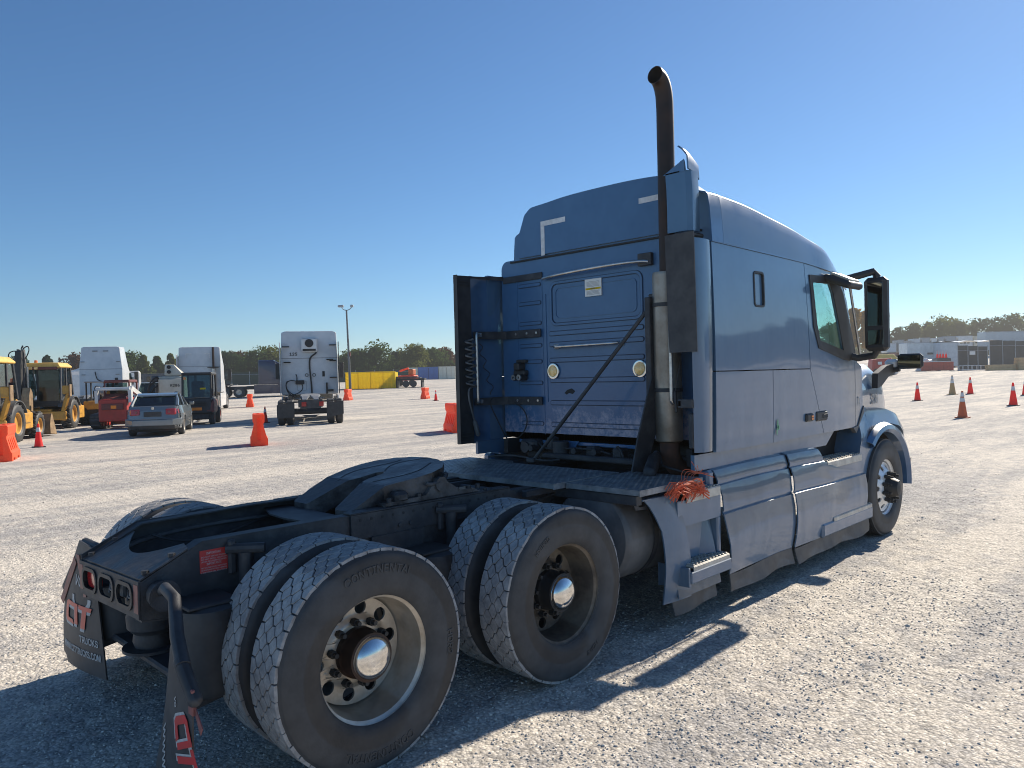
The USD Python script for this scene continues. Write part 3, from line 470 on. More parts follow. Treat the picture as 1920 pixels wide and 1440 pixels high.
t = Thing('yellow_sprayer', 'yellow domed machine cover behind the red machine', 'machine', None, at(93.0, 27.4), -50.); t.add('cover', [rhull([(-1.2, -.5, 1.5), (1.2, -.5, 1.5), (-1.2, .5, 1.5), (1.2, .5, 1.5), (-.9, 0, 2.1), (.9, 0, 2.1)], .12)], 'cabtop'); t.add('frame', bb(-1.3, 1.3, -.5, .5, .4, 1.4), 'mgrey'); t.each('wheel', [cyl((x, -.6, .4), (x, -.35, .4), .4, 16) for x in (-.9, .9)], 'rubber')
t = Thing('rubble_heap', 'heap of pale scrap beside the cone cart', 'scrap', None, at(100.4, 25.4), 0); t.each('scrap_piece', [moved(bb(-.5, .5, -.35, .35, 0, .35, .1), (.7 * q - 1.2, .2 * (q % 2), .9 + .12 * (q % 3)), rz=q * .7, rx=.2 * (q % 3)) for q in range(5)], 'white'); t.add('base_pile', [rhull([(-1.4, -.5, .1), (1.6, -.5, .1), (-1.2, .5, .1), (1.6, .5, .1), (0, 0, .8)], .1)], 'offwhite')

# ================================================================ vehicles and machines on the left
def wheel(t, x, y, R, w, side, rim='alu', lug=False, name='wheel', rimr=.52):
    W = t.sub(name, (x, y, R * .985), 0 if side < 0 else 180.); s = w / 2; r1 = R * rimr
    W.add('tyre', lathe([(r1, -s * .8), (r1 * 1.15, -s * .98), (R * .86, -s), (R * .96, -s * .86), (R, -s * .7), (R, s * .7), (R * .96, s * .86), (R * .86, s), (r1, s * .8)], 36, 'y'), 'rubber')
    if lug:
        ms = []
        for q in range(18):
            for sg in (-1, 1):
                b_ = bb(-.035, .035, 0, s * 1.0, -.02, .055, .01); b_.apply_transform(trimesh.transformations.rotation_matrix(.7, (0, 0, 1)))
                if sg < 0: b_ = mir(b_)
                b_.apply_translation((0, 0, R - .01)); b_.apply_transform(trimesh.transformations.rotation_matrix((q + .5 * (sg > 0)) * 2 * math.pi / 18, (0, 1, 0))); ms.append(b_)
        W.add('tread', ms, 'rubber')
    W.add('rim', lathe([(r1, -s * .8), (r1 * .93, -s * .75), (r1 * .8, -s * .35), (r1 * .35, -s * .3), (r1 * .30, -s * .5), (0, -s * .5)], 28, 'y'), rim)
def backhoe(label, loc, rz, boom=True):
    t = Thing('backhoe_loader', label, 'backhoe loader', 'backhoe loaders parked on the left', loc, rz)
    for s in (-1, 1):
        wheel(t, 0, s * .86, .62, .44, s, 'yellow', True, rimr=.56); wheel(t, 2.15, s * .85, .44, .32, s, 'yellow', True, rimr=.58)
        t.add('fender', [lathe([(.70, -.24), (.73, -.24), (.73, .24), (.70, .24)], 36, 'y', (0, s * .86, .62), closed=True).slice_plane((0, 0, .92), (0, 0, 1)), bb(.45, 1.2, s * .65, s * 1.0, .55, .60, .01)], 'mgrey')
        t.add('stabilizer', [tube([(-.62, s * .75, .55), (-.70, s * .98, 1.25), (-.72, s * 1.05, 1.50)], [.09, .10, .07], 6), bb(-.84, -.66, s * .85, s * 1.12, 1.45, 1.80, .03), tube([(-.6, s * .5, .5), (-.62, s * .9, .42)], .10, 6)], 'yellow')
        t.add('stabilizer_foot', bb(-.90, -.64, s * 1.12, s * 1.16, 1.35, 1.85, .01), 'earth')
        t.add('loader_arm', ext(Polygon([(.95, 1.1), (1.1, 1.25), (2.4, .95), (2.95, .42), (2.85, .30), (2.3, .74), (1.0, .95)]), s * .55 - .05, s * .55 + .05), 'yellow')
        t.add('side_box', bb(.72, 1.45, s * .75, s * 1.0, .38, .92, .03), 'yellow')
        t.add('side_window', ext(Polygon([(-.55, 1.25), (-.50, 2.52), (.62, 2.52), (.95, 1.45), (.5, 1.15)]), min(s * .70, s * .715), max(s * .70, s * .715)), 'glass_dark')
        for p in (((-.55, 1.2), (-.50, 2.55)), ((.95, 1.4), (.62, 2.55)), ((.12, 1.15), (.1, 2.55))): t.add('cab_post', cyl((p[0][0], s * .72, p[0][1]), (p[1][0], s * .72, p[1][1]), .04, 6), 'mgrey')
    t.add('chassis', [bb(-.7, 2.5, -.40, .40, .45, .85, .04), bb(-.75, -.55, -.95, .95, .38, .75, .03)], 'yellow'); t.add('engine_hood', [rhull([(1.05, -.42, .9), (1.05, .42, .9), (2.55, -.36, .85), (2.55, .36, .85), (1.05, -.40, 1.45), (1.05, .40, 1.45), (2.5, -.33, 1.20), (2.5, .33, 1.20)], .05)], 'yellow')
    t.add('cab_floor', [bb(-.58, 1.0, -.70, .70, .95, 1.15, .03)], 'black'); t.add('rear_window', bb(-.57, -.555, -.66, .10, 1.18, 2.45), 'glass_dark'); t.add('front_window', ext(Polygon([(.96, 1.42), (.63, 2.5), (.645, 2.5), (.975, 1.42)]), -.66, .66), 'glass_dark'); t.add('rear_panel', [bb(-.575, -.55, -.70, .70, .95, 1.18), bb(-.58, -.55, .10, .17, 1.18, 2.5)], 'black')
    t.add('seat', [bb(-.1, .4, -.3, .3, 1.2, 1.45, .05), bb(.3, .45, -.28, .28, 1.4, 2.05, .05)], 'black'); rf_ = t.add('cab_roof', [rhull([(-.68, -.72, 2.60), (-.68, .72, 2.60), (.72, -.72, 2.60), (.72, .72, 2.60), (-.55, -.62, 2.72), (-.55, .62, 2.72), (.6, -.62, 2.72), (.6, .62, 2.72)], .05)], 'cabtop'); t.add('light_bar', bb(-.75, -.62, -.66, .66, 2.48, 2.60, .02), 'maroon', under=rf_); t.add('work_light', [bb(-.78, -.745, y - .07, y + .07, 2.49, 2.59, .02) for y in (.12, .32)][0], 'lampglass', under=rf_); t.add('work_light', bb(-.78, -.745, .25, .39, 2.49, 2.59, .02), 'lampglass', under=rf_); t.add('beacon', lathe([(0, 2.76), (.07, 2.76), (.06, 2.88), (0, 2.90)], 14, 'z', (-.2, .3, 0)), 'amber', under=rf_)
    b_ = t.add('loader_bucket', [ext(Polygon([(2.75, .10), (2.70, .45), (2.85, .80), (2.95, .80), (2.82, .45), (2.86, .17), (3.40, .06), (3.40, .03)]), -1.10, 1.10), ext(Polygon([(2.75, .10), (2.70, .45), (2.85, .80), (2.95, .80), (3.40, .06), (3.40, .03)]), -1.12, -1.09), ext(Polygon([(2.75, .10), (2.70, .45), (2.85, .80), (2.95, .80), (3.40, .06), (3.40, .03)]), 1.09, 1.12)], 'earth')
    if boom:
        y0 = .55
        t.add('boom', [ext(Polygon([(-.85, .75), (-.70, .95), (-.78, 2.2), (-.95, 3.30), (-1.10, 3.32), (-1.12, 2.2), (-1.05, .85)]), y0 - .13, y0 - .05), ext(Polygon([(-.85, .75), (-.70, .95), (-.78, 2.2), (-.95, 3.30), (-1.10, 3.32), (-1.12, 2.2), (-1.05, .85)]), y0 + .05, y0 + .13)], 'mgrey'); t.add('dipper', [ext(Polygon([(-1.14, 3.28), (-1.34, 3.20), (-1.42, 1.5), (-1.30, .95), (-1.18, 1.0), (-1.16, 2.4)]), y0 - .10, y0 + .10)], 'black')
        t.add('swing_post', [bb(-.98, -.72, y0 - .25, y0 + .25, .45, .95, .04)], 'black'); t.add('ram', [cyl((-1.2, y0 + .18, 1.0), (-1.15, y0 + .18, 2.0), .045, 10), cyl((-1.15, y0 + .18, 2.0), (-1.05, y0 + .18, 3.05), .065, 10)], 'mgrey'); t.add('ram', [cyl((-.95, y0 - .2, 1.0), (-1.0, y0 - .2, 2.6), .05, 10)], 'satin')
        t.each('hydraulic_hose', [tube(bend(p), .022, 6) for p in (((-1.1, y0 - .15, 2.9), (-1.2, y0 - .35, 3.25), (-1.15, y0 - .30, 3.42), (-1.0, y0 - .1, 3.35)), ((-1.1, y0 + .15, 2.8), (-1.2, y0 + .38, 3.0), (-1.1, y0 + .35, 3.2), (-1.0, y0 + .12, 3.22)), ((-1.0, y0, 3.3), (-1.1, y0 - .1, 3.45), (-1.25, y0 - .18, 3.2), (-1.2, y0 - .2, 2.6)))], 'black')
        t.add('digging_bucket', [ext(Polygon([(-1.35, 1.75), (-1.15, 1.55), (-1.05, 1.1), (-1.15, .75), (-1.38, .62), (-1.50, .95), (-1.52, 1.4)]), y0 - .42, y0 - .14)], 'earth')
    else:
        t.add('digging_bucket', [ext(Polygon([(-1.0, 1.6), (-.8, 1.5), (-.75, 1.1), (-.9, .8), (-1.15, .8), (-1.2, 1.3)]), -.7, -.1)], 'earth')
    return t
backhoe('yellow and grey backhoe loader cut off by the left edge, behind the red cone', at(3.22, 24.95), 59., False); backhoe('yellow-roofed backhoe loader with its black boom folded upright', at(6.85, 32.28), 58.)

pl = Polygon([(.44, .33), (.68, .328), (.78, .36), (.88, .392), (1.0, .395), (1.11, .36), (1.20, .27), (1.255, .14), (1.275, 0), (1.255, -.14), (1.20, -.27), (1.11, -.36), (1.0, -.395), (.88, -.392), (.78, -.36), (.68, -.328), (.44, -.33), (.44, -.15), (.60, -.10), (.76, -.04), (.88, -.035), (.91, 0), (.88, .035), (.76, .04), (.60, .10), (.44, .15)]).buffer(-.03).buffer(.03, 5)
def fwz(x): return np.where(x > .69, 1.118 + (x - .69) * .165, 1.118 - (.69 - x) * .50)
def tractor(label, loc, rz, H, W=2.44, hood=True, mat='offwhite', side='white', top_in=.10):
    t = Thing('parked_tractor', label, 'semi truck', None, loc, rz); w = W / 2
    for x in (0., 1.3):
        for s in (-1, 1): wheel(t, x, s * .80, .5, .27, s, 'alu'); wheel(t, x, s * 1.13, .5, .27, s, 'alu', name='wheel')
    for s in (-1, 1):
        wheel(t, 6.3, s * 1.12, .5, .29, s, 'bright_alu'); t.add('frame_rail', bb(-.75, 6.8, s * .43 - .04, s * .43 + .04, .70, 1.0, .01), 'frame'); t.add('skirt', bb(2.6, 5.8, s * (w - .05), s * (w - .01), .30, 1.10, .01), side)
        t.add('mirror', bb(5.7, 5.8, s * (w + .12), s * (w + .36), 1.85, 2.6, .03), 'black'); t.add('mirror_arm', [cyl((5.75, s * (w - .05), z), (5.75, s * (w + .25), z), .025, 6) for z in (1.9, 2.55)], 'black')
    t.add('cross_member', bb(-.74, -.68, -.40, .40, .66, 1.0), 'frame'); t.add('axle', [cyl((x, -.9, .5), (x, .9, .5), .1, 12) for x in (0., 1.3)], 'frame')
    fw_ = ext(affinity.scale(pl, 1, 1), 0, .05, 'xy', sub=.1); v_ = np.array(fw_.vertices); v_[:, 2] += fwz(v_[:, 0]) - .05; v_[:, 0] -= .2; fw_.vertices = v_; t.add('fifth_wheel', fw_, 'galv')
    t.add('sleeper', [rhull([(3.06, s * (w - .06), 1.2) for s in (-1, 1)] + [(4.7, s * (w - .06), 1.2) for s in (-1, 1)] + [(3.06, s * (w - .06), 2.75) for s in (-1, 1)] + [(4.7, s * (w - .06), 2.75) for s in (-1, 1)] + [(3.10, s * (w - top_in), H - .10) for s in (-1, 1)] + [(3.10, s * (w - top_in - .12), H - .06) for s in (-1, 1)] + [(4.3, s * (w - .20), H - .06) for s in (-1, 1)], .06)], mat)
    t.add('cab', [rhull([(4.7, s * (w - .08), 1.15) for s in (-1, 1)] + [(5.8, s * (w - .08), 1.15) for s in (-1, 1)] + [(4.7, s * (w - .08), 2.7) for s in (-1, 1)] + [(5.4, s * (w - .15), 2.65) for s in (-1, 1)] + [(5.95, s * (w - .15), 1.8) for s in (-1, 1)] + [(4.4, s * (w - .30), H - .12) for s in (-1, 1)], .05)], side)
    for s in (-1, 1): t.add('door_window', ext(Polygon([(4.95, 1.95), (5.0, 2.5), (5.35, 2.5), (5.7, 1.9)]), min(s * (w + .015), s * (w - .03)), max(s * (w + .015), s * (w - .03))), 'glass_dark')
    t.add('hood', [rhull([(5.9, s * 1.0, .9) for s in (-1, 1)] + [(5.9, s * 1.0, 1.7) for s in (-1, 1)] + [(7.2, s * .7, .7) for s in (-1, 1)] + [(7.1, s * .7, 1.4) for s in (-1, 1)], .06)], side); t.add('deck_plate', bb(1.9, 2.8, -.6, .6, 1.0, 1.02), 'deck')
    t.add('seam', bb(2.995, 3.003, -w + .02, w - .02, 2.74, 2.76), 'mgrey')
    return t, w
def mudguards(t, tilt):
    for s, dz in ((-1, tilt), (1, 0)):
        t.add('mud_flap', sheet([[(-.66, s * (.62 + u_ * .66), .92 - v_ * .62 + (dz * (u_ - .3)) - .10 * u_ * (v_ == 0)) for u_ in np.linspace(0, 1, 5)] for v_ in (0, .5, 1)], .012), 'black'); t.add('flap_bar', cyl((-.66, s * .42, .92), (-.66, s * 1.2, .90 + dz * .5), .03, 8), 'black')
# central white truck with the cooling unit
t, w = tractor('white tractor in the centre with a fan unit high on its back wall', at(14.0, 23.25), 59.5, 3.95, mat='offwhite'); mudguards(t, .14)
u_ = t.add('cooling_unit', bb(2.78, 2.985, -.36, .34, 3.02, 3.62, .05), 'white'); t.add('fan_grille', lathe([(0, 0), (.17, 0), (.18, -.02), (.15, -.03), (0, -.028)], 28, 'x', (2.775, .0, 3.40)), 'dark', under=u_); t.add('name_band', bb(2.773, 2.779, -.28, .28, 3.06, 3.15), 'dark', under=u_)
t.add('drain_hose', tube(bend([(2.95, -.30, 3.0), (2.93, -.12, 2.85), (2.95, .0, 2.6), (2.93, -.02, 2.0), (2.95, -.06, 1.4), (2.95, -.05, 1.05)]), .035, 8), 'dark')
t.add('wall_number', text('125', .13, (2.99, .86, 2.87), (0, -1, 0), (0, 0, 1), .004, True), 'dark')
t.each('wall_lamp', [lathe([(.05, 0), (.075, 0), (.075, -.02), (.05, -.02)], 20, 'x', (2.995, y, 2.0), closed=True) for y in (.14, -.18)], 'dark'); t.add('handle_recess', bb(2.985, 2.996, -.64, -.53, 1.92, 2.16, .005), 'dark')
t.each('door_clip', [bb(2.90, 2.99, y0_, y0_ + .30, z_, z_ + .045, .01) for y0_, z_ in ((.85, 3.24), (.80, 2.55), (-1.15, 3.30), (-1.15, 2.60), (-1.02, 2.65), (-1.15, 1.85))], 'dark')
t.each('air_hose', [tube(bend(p), .022, 6) for p in (((2.93, .96, 1.75), (2.9, 1.02, 1.5), (2.85, .9, 1.2), (2.7, .6, 1.05)), ((2.9, .5, 1.7), (2.8, .95, 1.72), (2.85, .98, 1.4), (2.8, .6, 1.12)), ((2.9, .35, 1.6), (2.8, .40, 1.3), (2.85, .7, 1.15), (2.8, .9, 1.12)), ((2.9, .6, 2.05), (2.92, .56, 1.9), (2.92, .58, 1.7)))], 'dark'); t.add('valve_block', bb(2.86, 2.99, .25, .62, 1.60, 1.78, .02), 'dark'); t.add('gladhand_bracket', [bb(2.9, 2.98, -.75, -.68, 1.15, 1.65), bb(2.85, 2.98, -1.0, -.7, 1.25, 1.35)], 'dark')
for s in (-1, 1): t.add('side_extender', bb(2.45, 3.0, s * 1.235, s * 1.255, 1.15, 3.45, .008), 'dark' if s < 0 else 'white')
t.each('tail_lamp', [bb(-.80, -.745, y - .09, y + .09, .74, .92, .01) for y in (.25, -.42)], 'redlens'); t.add('tail_bracket', ext(Polygon([(-.35, .4), (.35, .4), (.12, .30), (-.12, .30)]), -.76, -.74, 'yz'), 'frame'); t.add('pressed_panel', [ext(rrect(y - .2, y + .2, 1.3, 1.75, .08).difference(rrect(y - .19, y + .19, 1.31, 1.74, .07)), 2.990, 2.999, 'yz') for y in (.35, -.32)][0], 'mgrey')
# white truck with its own brown stack
t, w = tractor('white tractor with a brown exhaust stack behind the dark forklift', at(15.95, 39.4), 60., 3.95, mat='offwhite')
t.add('exhaust_stack', [cyl((2.85, -.80, 2.6), (2.85, -.80, 3.92), .065, 12)], 'stack'); t.add('muffler', cyl((2.85, -.80, 1.2), (2.85, -.80, 2.6), .11, 14), 'satin'); t.each('white_tape', [bb(2.985, 2.997, y0_, y1_, z0_, z1_) for y0_, y1_, z0_, z1_ in ((.45, .80, 3.52, 3.57), (.75, .80, 3.25, 3.515), (-.62, -.28, 3.52, 3.57), (-.62, -.57, 3.25, 3.515))], 'tape'); t.add('stack_bracket', bb(2.83, 2.98, -1.1, -.45, 2.66, 2.70), 'dark')
for s in (-1, 1): t.add('side_extender', bb(2.5, 3.0, s * 1.235, s * 1.255, 1.15, 3.5, .008), 'white')
# tall white sleeper on the left
t, w = tractor('tallest white sleeper tractor, parked behind the yellow backhoe', at(11.9, 44.4), 60., 4.15, mat='offwhite', side='white', top_in=.20)
t.add('hose_coil', [tube(bend([(2.9, .3, 2.6), (2.88, .15, 2.1), (2.86, -.05, 2.0), (2.86, -.2, 1.8), (2.86, -.05, 1.6), (2.86, .2, 1.7), (2.85, .35, 1.4)]), .03, 6)], 'dark'); t.add('handle_recess', bb(2.985, 2.997, -.95, -.78, 1.75, 2.2), 'dark'); t.each('wall_vent', [bb(2.985, 2.997, y, y + .3, 3.85, 3.90) for y in (-.45, .15)], 'mgrey'); t.each('door_clip', [bb(2.95, 2.999, y, y + .22, z, z + .03) for y, z in ((.9, 3.2), (.85, 2.4), (-1.1, 3.2), (-1.05, 2.4))], 'mgrey'); t.add('wall_lamp', lathe([(.05, 0), (.07, 0), (.07, -.02), (.05, -.02)], 16, 'x', (2.995, -.42, 1.98), closed=True), 'mgrey')
# dark blue tractor with flatbed
t, w = tractor('dark blue tractor pulling the flatbed in the distance', at(28.6, 63.0), -32., 3.35, mat='dblue', side='dblue')
t = Thing('flatbed_trailer', 'flatbed trailer loaded with pale timber boards', 'trailer', None, at(24.4, 65.9), -32.)
t.add('deck', bb(-2.0, 5.6, -1.2, 1.2, 1.12, 1.28, .02), 'dark'); t.each('wheel', [cyl((x, -1.2, .5), (x, -.9, .5), .5, 20) for x in (-1.0, .2)], 'rubber'); t.each('chassis_beam', [bb(-2., 5.2, s * .5 - .06, s * .5 + .06, .85, 1.11) for s in (-1, 1)], 'dark')
single('timber_load', cat([bb(-.2 + .02 * (q % 3), 4.9 - .5 * (r > 1) * (q > 4), -1.1 + q * .28, -1.1 + q * .28 + .26, r * .14, r * .14 + .13) for q in range(8) for r in range(4)]).apply_transform(trimesh.transformations.rotation_matrix(math.radians(-32), (0, 0, 1))).apply_translation((24.4, 65.9, float(gz(24.4, 65.9)) + 1.285)), 'wood', 'pale timber boards stacked on the flatbed deck', 'timber')
# red tracked skid steer
t = Thing('skid_steer', 'red tracked skid steer left of the grey sedan', 'skid steer', None, at(8.75, 29.4), 57.)
for s in (-1, 1):
    tk = Polygon([(-.75, .12), (-.9, .35), (-.75, .62), (.9, .68), (1.15, .4), (1.0, .10), (-.5, .0), (.7, .0)]).convex_hull; t.add('track', [ext(tk.difference(tk.buffer(-.09)), s * .68 - .17, s * .68 + .17)] + [bb(x, x + .07, s * .68 - .18, s * .68 + .18, -.01, .02) for x in np.arange(-.5, .8, .16)] + [moved(bb(-.015, .015, s * .68 - .18, s * .68 + .18, -.03, .03), (-.86 + .02 * abs(q - 2), 0, .18 + .11 * q)) for q in range(4)], 'rubber'); t.each('track_roller', [cyl((x, s * .68 - .12, .22), (x, s * .68 + .12, .22), .13, 14) for x in (-.5, -.1, .3, .7)], 'red')
    t.add('lift_arm', [ext(Polygon([(-.75, 1.05), (-.80, 1.55), (-.55, 1.72), (1.0, 1.35), (1.35, .6), (1.2, .55), (.85, 1.2), (-.5, 1.5), (-.58, 1.05)]), s * .62 - .06, s * .62 + .06)], 'white')
t.add('rear_body', [rhull([(-.85, -.48, .35), (-.85, .48, .35), (.2, -.5, .35), (.2, .5, .35), (-.80, -.48, 1.15), (-.80, .48, 1.15), (.2, -.5, 1.25), (.2, .5, 1.25)], .05)], 'red'); t.add('grille_panel', bb(-.925, -.90, -.40, .40, .78, 1.02, .01), 'maroon'); t.add('plate', bb(-.935, -.926, -.15, .05, .82, .95), 'amber'); t.add('cross_tube', cyl((-.72, -.62, 1.62), (-.72, .62, 1.62), .07, 10), 'white')
t.add('cab_cage', [bb(-.25, 1.0, -.48, .48, 1.86, 1.98, .03)] + [cyl((x, s * .46, 1.2), (x, s * .46, 1.88), .035, 6) for x in (-.2, .95) for s in (-1, 1)], 'maroon'); t.add('rear_window', bb(-.22, -.20, -.40, .40, 1.3, 1.85), 'glass_dark'); t.add('engine_cover', [rhull([(-.7, -.42, 1.22), (-.7, .42, 1.22), (.1, -.42, 1.5), (.1, .42, 1.5)], .03)], 'maroon'); t.add('bucket', [ext(Polygon([(1.25, .1), (1.2, .5), (1.35, .8), (1.95, .1)]), -.9, .9)], 'earth')
# grey sedan
def sedan(label, loc, rz):
    t = Thing('parked_sedan', label, 'car', None, loc, rz); W = .89
    prof = [(-1.0, .42), (-1.04, .62), (-1.02, .92), (-.93, 1.02), (-.55, 1.06), (.05, 1.39), (.5, 1.455), (1.2, 1.44), (1.7, 1.28), (2.25, 1.0), (3.1, .90), (3.42, .74), (3.48, .45), (3.35, .24), (-.9, .25)]
    low = [(-1.02, .45), (-1.05, .60), (-1.0, .88), (-.93, 1.015), (-.60, 1.03), (2.3, .97), (3.1, .88), (3.42, .72), (3.48, .45), (3.35, .22), (-.88, .24)]
    def body(poly, w0, taper, holes=True):
        p = Polygon(poly)
        if holes:
            for x in (0., 2.6): p = p.difference(Point(x, .31).buffer(.36, 12))
        m = ext(p.buffer(-.03).buffer(.03, 4), -w0, w0, 'xz', sub=.085); v = np.array(m.vertices); k_ = np.clip((v[:, 2] - .75) / .7, 0, 1)
        v[:, 1] *= (1 - taper * k_) * (1 - .13 * sstep(np.abs(v[:, 0] - 1.2), 1.3, 2.3)) * (1 - .05 * sstep(v[:, 2], .6, .25)); v[:, 0] += np.where(v[:, 0] < -.7, .22 * (np.abs(v[:, 1]) / w0) ** 3, 0); m.vertices = v; trimesh.smoothing.filter_taubin(m, lamb=.5, nu=.52, iterations=14); return m
    t.add('body', body(low, W, .20), 'carpaint', smooth=35)
    cabin = [(-.60, .98), (.06, 1.36), (.5, 1.425), (1.2, 1.41), (1.68, 1.27), (2.2, .97)]
    t.add('cabin_glass', body(cabin, W - .09, .24, False), 'glass_dark', smooth=35); t.add('interior', [bb(-.3, 1.8, -.6, .6, .9, 1.1)] + [bb(x, x + .14, y - .22, y + .22, 1.0, 1.30, .04) for x in (.1, 1.0) for y in (-.36, .36)], 'dark')
    roofp = [(-.02, 1.35), (.1, 1.40), (.5, 1.452), (1.2, 1.438), (1.6, 1.33), (1.55, 1.30), (1.2, 1.40), (.5, 1.415), (.1, 1.36)]
    m = ext(Polygon(roofp), -.635, .635, 'xz', sub=.15); t.add('roof', m, 'carpaint', smooth=35)
    for s in (-1, 1):
        t.each('roof_pillar', [tube([(-.62, s * .72, 1.0), (-.2, s * .68, 1.22), (.06, s * .63, 1.37)], [.06, .05, .04], 6), tube([(2.2, s * .76, .98), (1.62, s * .63, 1.31)], .035, 6), tube([(.85, s * .77, .98), (.80, s * .645, 1.40)], .035, 6)], 'carpaint')
        lm = t.add('tail_lamp', [rhull([(-1.02, s * .42, .76), (-1.0, s * .42, .905), (-.95, s * .66, .74), (-.93, s * .66, .91), (-.76, s * .755, .89), (-.78, s * .775, .77)], .022)], 'redlens'); t.add('lamp_ring', [lathe([(.0, 0), (.038, 0), (.038, -.012), (0, -.014)], 18, 'x', (-1.025, s * .50, .83))], 'fadedred', under=lm)
        for x in (0., 2.6): wheel(t, x, s * .77, .32, .21, s, 'alu', rimr=.68)
        t.add('door_mirror', bb(1.55, 1.7, s * .88, s * 1.06, .98, 1.10, .03), 'carpaint')
    t.add('bumper', [rhull([(-1.08, -.60, .40), (-1.08, .60, .40), (-1.08, -.60, .55), (-1.08, .60, .55), (-.85, -.84, .40), (-.85, .84, .40), (-.85, -.84, .58), (-.85, .84, .58)], .03)], 'carpaint'); t.add('lower_valance', [rhull([(-1.04, -.66, .27), (-1.04, .66, .27), (-1.07, -.66, .37), (-1.07, .66, .37), (-.8, -.8, .27), (-.8, .8, .27)], .02)], 'black'); t.add('number_plate_recess', bb(-1.062, -1.03, -.27, .27, .68, .84, .006), 'black')
    t.add('badge', [lathe([(.035, 0), (.045, 0), (.045, -.012), (.035, -.012)], 20, 'x', (-.985, 0, .955), closed=True), bb(-.996, -.985, -.02, -.008, .93, .98), bb(-.996, -.985, .008, .02, .93, .98)], 'chrome'); t.each('exhaust_tip', [cyl((-1.10, y, .27), (-.9, y, .27), .03, 12) for y in (.42, .50)], 'dark'); t.add('antenna', cyl((.35, 0, 1.45), (.30, 0, 1.52), .012, 6), 'black'); t.add('floor', bb(-.8, 3.2, -.7, .7, .16, .25), 'dark')
sedan('grey four-door sedan seen from behind, left of centre', at(7.98, 23.18), 62.5)
# dark forklift
t = Thing('forklift', 'dark cabbed forklift with a red counterweight beside the grey sedan', 'forklift', None, at(11.6, 28.3), 60.)
t.add('counterweight', [rhull([(-.75, -.55, .55), (-.75, .55, .55), (.2, -.62, .55), (.2, .62, .55), (-.70, -.50, 1.05), (-.70, .50, 1.05), (.2, -.60, 1.10), (.2, .60, 1.10)], .08)], 'black'); t.add('side_cover', [rhull([(-.78, -.64, .58), (-.78, -.40, .58), (.3, -.66, .58), (-.72, -.64, .95), (-.5, -.62, 1.05), (.3, -.66, 1.0)], .05)], 'maroon'); t.add('chassis', bb(-.7, 1.6, -.52, .52, .22, .55, .05), 'frame'); t.each('vent_slot', [bb(-.86, -.835, -.40, .40, .82 + .07 * q, .86 + .07 * q) for q in range(3)], 'dark'); t.add('number_plate', bb(-.87, -.84, -.22, .18, .62, .74), 'amber')
t.add('cab_roof', bb(-.55, 1.15, -.62, .62, 2.10, 2.22, .05), 'black'); t.each('cab_post', [tube([(-.62, s * .56, 1.12), (-.5, s * .56, 2.12)], .045, 6) for s in (-1, 1)] + [tube([(1.2, s * .56, 1.0), (1.05, s * .56, 2.12)], .045, 6) for s in (-1, 1)], 'black'); t.add('rear_window', ext(Polygon([(-.60, 1.15), (-.585, 1.15), (-.475, 2.10), (-.49, 2.10)]), -.52, .52), 'glass_dark'); t.add('seat', [bb(-.1, .4, -.28, .28, 1.1, 1.3, .05), bb(-.2, -.05, -.26, .26, 1.25, 1.85, .05)], 'dark'); t.add('beacon', lathe([(0, 0), (.05, 0), (.045, .1), (0, .12)], 12, 'z', (-.62, .46, 1.92)), 'amber'); t.add('sticker', bb(-.56, -.555, -.35, -.12, 1.48, 1.56), 'lemon')
for s in (-1, 1): wheel(t, -.30, s * .55, .30, .22, s, 'red', rimr=.5); wheel(t, 1.35, s * .58, .38, .28, s, 'red', rimr=.5); t.add('mast_channel', bb(1.75, 1.9, s * .35 - .05, s * .35 + .05, .1, 2.15), 'frame')
t.each('fork', [bb(1.9, 2.9, s * .3 - .06, s * .3 + .06, .06, .11) for s in (-1, 1)], 'frame'); t.add('rear_lamp', bb(-.85, -.80, .38, .52, .88, 1.0, .02), 'lampglass')
# cream compact digger
t = Thing('cream_digger', 'cream digger with black hoses, half hidden by the dark forklift', 'digger', None, at(12.3, 33.0), 62.)
t.add('upper_body', [bb(-.75, 1.0, -.62, .50, .95, 2.02, .06)], 'cream'); t.add('hood', [rhull([(-.6, -.55, 2.05), (-.6, .5, 2.05), (.8, -.55, 2.05), (.8, .5, 2.05), (-.4, -.1, 2.20), (.6, -.1, 2.20)], .03)], 'cream'); t.add('top_housing', [rhull([(-.5, -.50, 2.2), (-.5, .20, 2.2), (.5, -.5, 2.2), (.5, .2, 2.2), (-.45, -.15, 2.62), (-.45, .18, 2.62), (.2, .1, 2.62)], .05)], 'cream'); t.each('lamp', [cyl((-.6, .05, z), (-.55, .05, z), .09, 14) for z in (2.32, 2.55)], 'dark')
t.add('emblem', lathe([(.07, 0), (.11, 0), (.11, -.01), (.07, -.01)], 20, 'x', (-.755, -.25, 1.28), closed=True), 'mgrey'); t.add('lettering', text('K286', .12, (-.757, .0, 1.62), (0, -1, 0), (0, 0, 1), .004, True), 'dark'); t.add('undercarriage', [bb(-.7, .9, -.5, .5, .35, .92, .05)], 'dark'); t.each('track', [rhull([(-.8, s * .65 - .15, .2), (-.8, s * .65 + .15, .2), (1.0, s * .65 - .15, .2), (1.0, s * .65 + .15, .2), (-.8, s * .65 - .15, .45), (1.0, s * .65 + .15, .45)], .15) for s in (-1, 1)], 'rubber')
